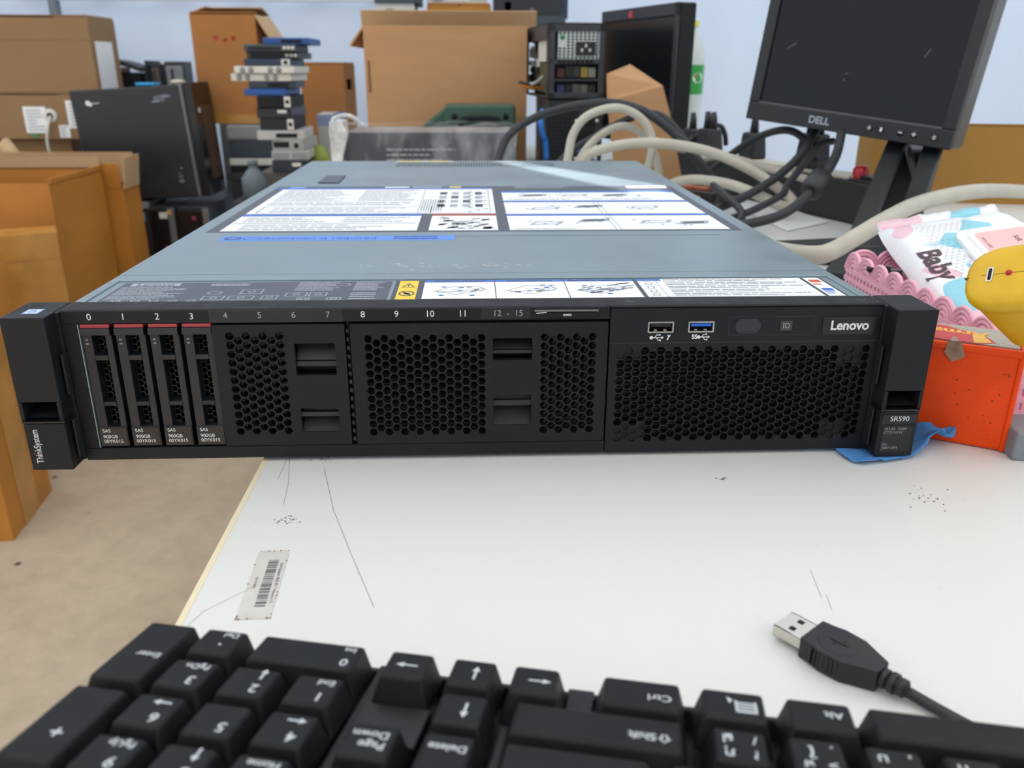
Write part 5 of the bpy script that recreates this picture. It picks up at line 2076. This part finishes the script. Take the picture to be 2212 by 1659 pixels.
# ---- folded cardboard sheet
Yf = 1.02
q1 = [at(1311, 161, Yf), at(1362, 140, Yf + .04), at(1432, 186, Yf), at(1312, 219, Yf - .02)]
q2 = [at(1312, 219, Yf - .02), at(1432, 186, Yf), at(1447, 244, Yf), at(1476, 400, Yf), at(1400, 420, Yf - .02), at(1328, 380, Yf - .02)]
r = thing('cardboard_sheet', 'folded piece of tan cardboard leaning in front of the dark wide monitor', 'cardboard', (q2[3].x, Yf, 0))
panel('lower_panel', q2, (0, .004, 0), CARD, r)
panel('folded_panel', q1, (0, .004, .001), CARD, r)
panel('foot_panel', [(q2[5].x, Yf - .02, q2[5].z), (q2[3].x + .01, Yf, q2[4].z), (q2[3].x + .01, Yf + .005, 0.001), (q2[5].x, Yf - .015, 0.001)], (0, .004, 0), CARD, r)

# ---- wide dark monitor behind the sheet
a_, b_ = at(1304, 22, 1.56), at(1472, -8, 1.24)
bb = at(1474, 318, 1.24)
ax = Vector((b_.x - a_.x, b_.y - a_.y, 0))
Lm = ax.length
ang = atan2(ax.y, ax.x)
r = thing('wide_monitor', 'dark wide monitor with a small red logo turned sideways behind the cardboard sheet', 'monitor', (b_.x, b_.y, 0), (0, 0, ang))
zt5 = .318
g = G(1)
zlo = .055
g.box(-Lm, 0, 0, .035, zlo, zt5)
obj('shell', g, BLK, r, bevel=.004)
g = G(1)
g.box(-Lm + .014, -.016, -.0012, .001, zlo + .02, zt5 - .024)
obj('screen', g, mat('dark_screen', '16171a', .22), r)
g = G(1)
g.box(-Lm, 0, -.004, 0, zt5 - .022, zt5)
g.box(-.014, 0, -.004, 0, zlo, zt5)
g.box(-Lm, 0, -.004, 0, zlo, zlo + .018)
obj('bezel', g, mat('bezel_grey', '2d2e33', .5), r, bevel=.001)
g = G(1)
g.box(-Lm * .60, -Lm * .60 + .016, -.0052, -.0035, zt5 - .018, zt5 - .006)
obj('red_logo', g, mat('logo_red', 'c63a3f', .4), r)
g = G(1)
g.box(-Lm * .55, -Lm * .55 + .06, .035, .06, 0.01, .3)
g.box(-Lm * .55 - .07, -Lm * .55 + .13, -.02, .12, 0, .012)
obj('stand', g, BLK, r, bevel=.003)

# ---- water bottle
p = at(1480, 290, 1.75)
zt6 = at(1493, 44, 1.75).z
g = G(1)
r = thing('water_bottle', 'clear plastic bottle with green label and yellow cap against the wall', 'bottle', (p.x, 1.75, 0), (0, 0, 0))
hb = zt6
R = (at(1516, 200, 1.75).x - p.x)
g.lathe([(0, .002), (R * .95, .002), (R, .015), (R, hb * .62), (R * .97, hb * .74), (R * .7, hb * .85), (R * .36, hb * .93), (R * .34, hb * .97)], (0, 0, 0), 24)
obj('bottle_body', g, mat('cloudy_pet', 'c9d3cf', .15), r)
g = G(1)
z0, z1 = at(1500, 203, 1.75).z, at(1500, 140, 1.75).z
g.lathe([(R * 1.01, z0), (R * 1.012, z0 + .001), (R * 1.012, z1 - .001), (R * 1.01, z1)], (0, 0, 0), 24)
lb = obj('label', g, mat('green_label', '2f9a44', .4), r)
g = G(1)
v = []
for k in range(16):
    a = 2 * pi * k / 16
    an = -1.15 + .42 * cos(a)
    v.append((R * 1.02 * cos(an), R * 1.02 * sin(an), (z0 + z1) / 2 + .012 * sin(a) + .004))
g.add(v, [tuple(range(16))], 0)
v = [(R * 1.025 * cos(-1.55 + .5 * t_), R * 1.025 * sin(-1.55 + .5 * t_), (z0 + z1) / 2 + .004 + zz) for t_, zz in ((.2, 0), (.5, .002), (.62, .009), (.3, .006))]
g.add(v, [(0, 1, 2, 3)], 1)
obj('label_mark', g, [WHITE, mat('mark_red', 'c2342f', .4)], lb)
g = G(1)
g.lathe([(R * .4, hb * .955), (R * .4, hb), (0, hb)], (0, 0, 0), 20)
obj('cap', g, mat('lime_cap', 'c6cc3a', .4), r)

# ---- carton at the right behind the small monitor
A = at(1890, 272, .95)
carton('right_carton', 'wide ochre carton with raised flap behind the small monitor', (A.x + .265 + .01, .95 + .048 - .055, 0), .54, .1, A.z, -12, mat('cardboard_ochre', 'a87a34', .8, var=.05, scale=5), flaps={'r': (60, .05)})

# ---- small monitor on V stand
ml, mr = at(1610, 255, .85), at(2050, 325, .65)
d = mr - ml
Wm = d.length
rx = d.normalized()
yaw = atan2(rx.y, rx.x)
roll = math.asin(-rx.z)
r = thing('small_monitor', 'tilted black monitor with round buttons and silver badge on a V-shaped stand', 'monitor', ml, (radians(-3.0), roll, yaw))
Hm = Wm * .86
g = G(1)
g.box(0, Wm, .013, .062, 0, Hm)
g.box(.03, Wm - .03, .06, .078, .03, Hm - .03)
obj('back_shell', g, mat('monitor_grey', '4a4947', .45), r, bevel=.006)
bz = .016
g = G(1)
g.box(0, Wm, 0, .0125, 0, .0245)
g.box(0, Wm, 0, .0125, Hm - .016, Hm)
g.box(0, bz, 0, .0125, .0245, Hm - .016)
g.box(Wm - bz, Wm, 0, .0125, .0245, Hm - .016)
obj('bezel', g, mat('bezel_black', '1f2023', .5, var=.1, scale=60), r, bevel=.0015)
g = G(1)
g.box(bz, Wm - bz, .004, .0125, .0245, Hm - .016)
scr = obj('screen', g, mat('lcd_black', '07080a', .2, spec=.4), r)
g = G(1)
g.box(bz, Wm - bz, .0, .0045, .0238, .0262)
obj('lower_lip', g, mat('lip_worn', '55565a', .4), r, bevel=.0004)
g = G(1)
for x, z, l, a in ((.04, .1, .014, 35), (.13, .075, .004, 40), (.13, .067, .003, 100), (.225, .105, .012, 65)):
    M = Matrix.Translation((x, .0036, z)) @ Matrix.Rotation(radians(-a), 4, 'Y')
    g.box(0, l, 0, .0003, -.0002, .0002, 0, M)
obj('scratch', g, GREYP, scr)
g = G(1)
g.text('DELL', .0135, (Wm * .385, -.0006, .0118), bold=.02)
obj('badge', g, mat('badge_silver', 'aeb3b8', .3, .6), r)
for x, kind in ((.632, 'in'), (.687, 'menu'), (.775, '-'), (.836, '+'), (.925, 'o')):
    g = G(1)
    cx = Wm * x
    Mb = Matrix.Translation((cx, -.0004, .0125)) @ Matrix.Rotation(pi / 2, 4, 'X')
    g.lathe([(0, .0012), (.0036, .0012), (.0046, .0006), (.005, -.0005)], (0, 0, 0), 16, 0, Mb)
    bt_ = obj('button', g, BLK2, r)
    g = G(1)
    y = -.0018
    if kind in '-+':
        g.box(cx - .0026, cx + .0026, y, y + .0002, .0119, .0131)
    if kind == '+':
        g.box(cx - .0006, cx + .0006, y, y + .0002, .0099, .0151)
    if kind == 'menu':
        g.box(cx - .0014, cx + .0014, y, y + .0002, .0099, .0151)
    if kind in ('in', 'o'):
        g.lathe([(.0014, .0012), (.0021, .0012)], (0, 0, 0), 12, 0, Matrix.Translation((cx, -.0007, .0122)) @ Matrix.Rotation(pi / 2, 4, 'X'))
        g.box(cx - .0004, cx + .0004, y, y + .0002, .0125, .0152)
    obj('symbol', g, WTXT, bt_)
MI = (Matrix.Translation(r.location) @ r.rotation_euler.to_matrix().to_4x4()).inverted()


def hang(o):
    o.matrix_parent_inverse = MI
    return o


STM = mat('stand_black', '2b2c2e', .5, var=.08, scale=20)
ap = atz(1905, 512, .03)
g = G(1)


def leg_box(p0, p1, w0, w1, h0, h1):
    dd = (p1 - p0)
    dd.z = 0
    n = Vector((-dd.y, dd.x, 0)).normalized()
    v = []
    for p_, ww, hh_ in ((p0, w0, h0), (p1, w1, h1)):
        for s_ in (-1, 1):
            v += [Vector((p_.x, p_.y, .001)) + n * ww * s_, Vector((p_.x, p_.y, hh_)) + n * ww * s_]
    g.add(v, [(0, 1, 3, 2), (4, 6, 7, 5), (0, 4, 5, 1), (2, 3, 7, 6), (1, 5, 7, 3), (0, 2, 6, 4)])


ap0 = Vector((ap.x, ap.y, 0))
lf = atz(1625, 530, .012)
rf = atz(1835, 592, .012)
leg_box(ap0, lf, .032, .026, .026, .012)
hang(obj('base_leg', g, STM, r, bevel=.003))
g = G(1)
leg_box(ap0, rf, .032, .026, .026, .012)
hang(obj('base_leg', g, STM, r, bevel=.003))
nt = at(1985, 322, .80)
g = G(1)
n0 = ap0 + Vector((-.002, .01, .01))
rxh = Vector((cos(yaw), sin(yaw), 0))
for s0, s1, th in ((-.036, -.012, .012), (.012, .036, .012)):
    P0 = [n0 + rxh * s0, n0 + rxh * s1, nt + rxh * s1 + Vector((0, 0, .05)), nt + rxh * s0 + Vector((0, 0, .05))]
    g.prism(P0, Vector((-rxh.y, rxh.x, 0)) * .016)
g.prism([n0 + rxh * -.014 + (nt - n0) * .0, n0 + rxh * .014, n0 + rxh * .014 + (nt - n0) * .35, n0 + rxh * -.014 + (nt - n0) * .35], Vector((-rxh.y, rxh.x, 0)) * .012)
g.prism([n0 + rxh * -.014 + (nt - n0) * .85, n0 + rxh * .014 + (nt - n0) * .85, nt + rxh * .014 + Vector((0, 0, .05)), nt + rxh * -.014 + Vector((0, 0, .05))], Vector((-rxh.y, rxh.x, 0)) * .012)
nk = hang(obj('neck', g, STM, r, bevel=.002))
g = G(1)
g.prism([n0 + rxh * -.013, n0 + rxh * .013, nt + rxh * .013 + Vector((0, 0, .04)), nt + rxh * -.013 + Vector((0, 0, .04))], Vector((-rxh.y, rxh.x, 0)) * .004)
g.v = [tuple(Vector(q) + Vector((-rxh.y, rxh.x, 0)) * .011) for q in g.v]
obj('neck_recess', g, BLK2, nk)
g = G(1)
g.tube(spline([at(1962, 320, .74), at(1968, 350, .68), at(1980, 400, .63), at(1990, 440, .60)], 6), .0045, 8)
hang(obj('stand_cable', g, CABB, r))

# ---- power strip with plugs
s0, s1 = atz(1990, 545, 0), atz(1480, 412, 0)
s0 = Vector((.575, .665, 0))
s1 = Vector((.375, 1.235, 0))
ax = (s1 - s0)
Ls = ax.length
r = thing('power_strip', 'long black power strip with beige socket face and red switch behind the server', 'power strip', s0, (0, 0, atan2(ax.y, ax.x)))
g = G(1)
g.box(0, Ls, -.026, .026, 0, .058)
obj('body', g, mat('strip_body', '232527', .5, var=.08, scale=20), r, bevel=.003)
g = G(1)
g.box(.10, Ls - .01, -.02, .02, .058, .064)
obj('socket_face', g, mat('socket_cream', 'cbc3b4', .5), r, bevel=.002)
g = G(1)
g.box(.0, .10, -.022, .022, .058, .0605)
obj('switch_end', g, mat('strip_body', '232527'), r, bevel=.001)
g = G(1)
g.lathe([(.011, .06), (.011, .072), (.008, .077), (0, .078)], (.098, 0, 0), 18)
obj('red_switch', g, mat('red_cap', 'b8202b', .3), r)
g = G(1)
g.box(.045, .085, -.013, .013, .06, .066, 0)
g.box(.052, .066, -.009, .009, .066, .0675, 1)
obj('rocker', g, [BLK2, OFFW], r, bevel=.001)
for i, (t_, hgt, wdt, lab) in enumerate(((.20, .05, .024, 'chunky black mains plug standing in the strip nearest its red switch'), (.345, .042, .019, 'black mains plug standing alone in the middle of the power strip'), (.47, .04, .024, 'black mains plug in a cluster at the wall end of the strip'), (.525, .036, .022, 'last black mains plug at the wall end of the strip'))):
    q = s0 + ax * (t_ / Ls)
    pr = thing('mains_plug', lab, 'plug', (q.x, q.y, .064), (0, 0, atan2(ax.y, ax.x)), 'plugs in the power strip')
    g = G(1)
    g.frust((-wdt, wdt, -.016, .016, 0), (-wdt * .8, wdt * .8, -.013, .013, hgt))
    obj('plug_body', g, CABB, pr, bevel=.004)
    g = G(1)
    for x in ((-.009, .009) if i in (0, 2) else (0,)):
        g.tube([(x, 0, hgt - .002), (x, 0, hgt + .016), (x + .002, 0, hgt + .028)], [.0075, .006, .0045], 10)
    obj('plug_neck', g, CABB, pr)

# ---- loose papers and a small orange-black gadget on the table
g = G(1)
pts = [atz(1545, 425, .001), atz(1600, 415, .001), atz(1790, 480, .001), atz(1700, 500, .001)]
g.prism(pts, (0, 0, .0008))
solo('paper_sheet', g, WHITE, 'white sheet of paper lying under the cable tangle', 'paper')
p = atz(1530, 418, .01) + Vector((-.04, -.03, 0))
r = thing('black_gadget', 'small black gadget with orange buttons under the white cable loop', 'gadget', (p.x, p.y, 0), (0, 0, radians(-40)))
g = G(1)
g.box(-.055, .055, -.022, .022, 0, .022)
obj('case', g, BLK2, r, bevel=.003)
g = G(1)
for x, y in ((-.04, -.0), (-.005, .006), (.02, .006)):
    g.box(x - .011, x + .011, y - .009, y + .009, .021, .026)
g.box(.0, .03, -.0225, -.0218, .004, .016)
obj('orange_button', g, mat('orange_key', 'c9744c', .5), r, bevel=.002)

# ---- cables
def cable(name, label, pts, rad, m, n=8):
    g = G(1)
    P_ = [atz(*q[1:]) if q[0] == 'z' else at(*q) for q in pts]
    for q in P_:
        q.z = max(q.z, rad + .0015)
    g.tube(spline(P_, n), rad, 10)
    return solo(name, g, m, label, 'cable')


cable('black_cable', 'long thick black cable arching over the tower and the cardboard sheet', [(1055, 420, .90), (1076, 345, .95), (1100, 292, .97), (1160, 252, .98), (1240, 229, .96), (1320, 222, .93), (1390, 240, .9), (1455, 288, .88), (1505, 345, .86), (1545, 400, .85), (1556, 432, .84), (1535, 452, .83), (1490, 470, .82)], .0065, CABB)
cable('black_cable', 'black cable rising behind the white loops and running down beside the arching one', [(1195, 365, .93), (1230, 330, .94), (1290, 292, .94), (1345, 262, .93), (1400, 245, .92), (1440, 258, .9), (1490, 318, .88), (1530, 372, .88), (1545, 392, .88)], .0055, CABB)
cable('white_cable', 'upright white cable loop standing behind the server, the taller one', [(1212, 400, .86), (1226, 345, .87), (1238, 290, .88), (1270, 250, .88), (1330, 233, .88), (1380, 252, .88), (1408, 295, .88), (1404, 345, .87), (1385, 395, .86)], .0065, CABW)
cable('white_cable', 'shorter white cable loop inside the taller one', [(1235, 400, .9), (1252, 345, .9), (1285, 302, .92), (1330, 275, .92), (1368, 277, .92), (1400, 308, .92), (1418, 345, .91), (1424, 385, .9)], .006, CABW)
cable('white_cable', 'long white cable crossing the black cables and doubling back in a hairpin', [(1240, 400, .86), (1264, 342, .86), (1310, 320, .85), (1380, 309, .84), (1460, 313, .83), (1545, 332, .82), (1620, 366, .80), (1680, 405, .78), (1710, 432, .76), (1706, 446, .755), (1680, 442, .755), (1630, 418, .77), (1570, 397, .80), (1500, 388, .83), (1455, 396, .85), (1420, 420, .86)], .0075, CABW)
cable('beige_cable', 'thick beige cable lying on the table behind the wipes pack', [('z', 1600, 520, .02), ('z', 1690, 543, .031), ('z', 1760, 551, .038), ('z', 1800, 541, .04), ('z', 1850, 512, .05), ('z', 1915, 474, .062), (1985, 440, .50), (2080, 417, .555), (2160, 412, .62), (2260, 418, .68)], .009, CABW)
cable('black_cable', 'black cable running from under the monitor badge down to the server side', [(1768, 272, .82), (1752, 300, .80), (1720, 345, .78), (1670, 388, .76), (1610, 424, .74), (1548, 452, .72), (1490, 480, .70)], .006, CABB)
cable('black_cable', 'black cable arching up from the strip cluster to meet the monitor cables', [(1495, 400, .98), (1545, 362, .96), (1595, 322, .94), (1650, 291, .9), (1700, 281, .86), (1735, 298, .84), (1752, 325, .83), (1762, 345, .83)], .0058, CABB)
c5 = thing('ferrite_cable', 'black video cable with a thick ferrite block hanging from the small monitor', 'cable', at(1760, 395, .64))
g = G(1)
g.tube(spline([at(1818, 285, .72), at(1808, 330, .69), at(1788, 368, .66), at(1760, 400, .64), at(1738, 428, .625), at(1690, 463, .61), at(1620, 483, .60), at(1540, 492, .60)], 8), .0062, 10)
obj('lead', g, CABB, c5)
g = G(1)
a_, b_ = at(1778, 378, .653), at(1748, 416, .632)
g.tube([a_, a_.lerp(b_, .08), a_.lerp(b_, .92), b_], [.010, .0145, .0145, .010], 8)
obj('ferrite_block', g, mat('ferrite_black', '2a2b2d', .45), c5)
cable('black_cable', 'black lead from the chunky plug to the cable tangle on the paper', [(1800, 305, .80), (1775, 312, .79), (1740, 350, .76), (1700, 402, .72), (1690, 420, .70), (1640, 448, .68), (1585, 470, .66), (1540, 480, .65)], .005, CABB)
cable('black_cable', 'short black cable curling on the white paper by the server', [(1540, 400, .77), (1570, 425, .72), (1598, 452, .68), (1602, 470, .64), (1590, 482, .62), (1540, 500, .60)], .005, CABB)
cable('thin_black_cable', 'thin black cable hooped over the plug cluster by the wall', [(1470, 318, 1.14), (1500, 296, 1.14), (1535, 275, 1.14), (1556, 272, 1.14), (1566, 290, 1.14), (1568, 312, 1.15)], .0045, CABB)
cable('white_cable', 'white cable lying along the power strip behind the hairpin', [(1500, 345, .90), (1560, 338, .89), (1640, 358, .87), (1700, 375, .835), (1760, 392, .79)], .006, CABW)
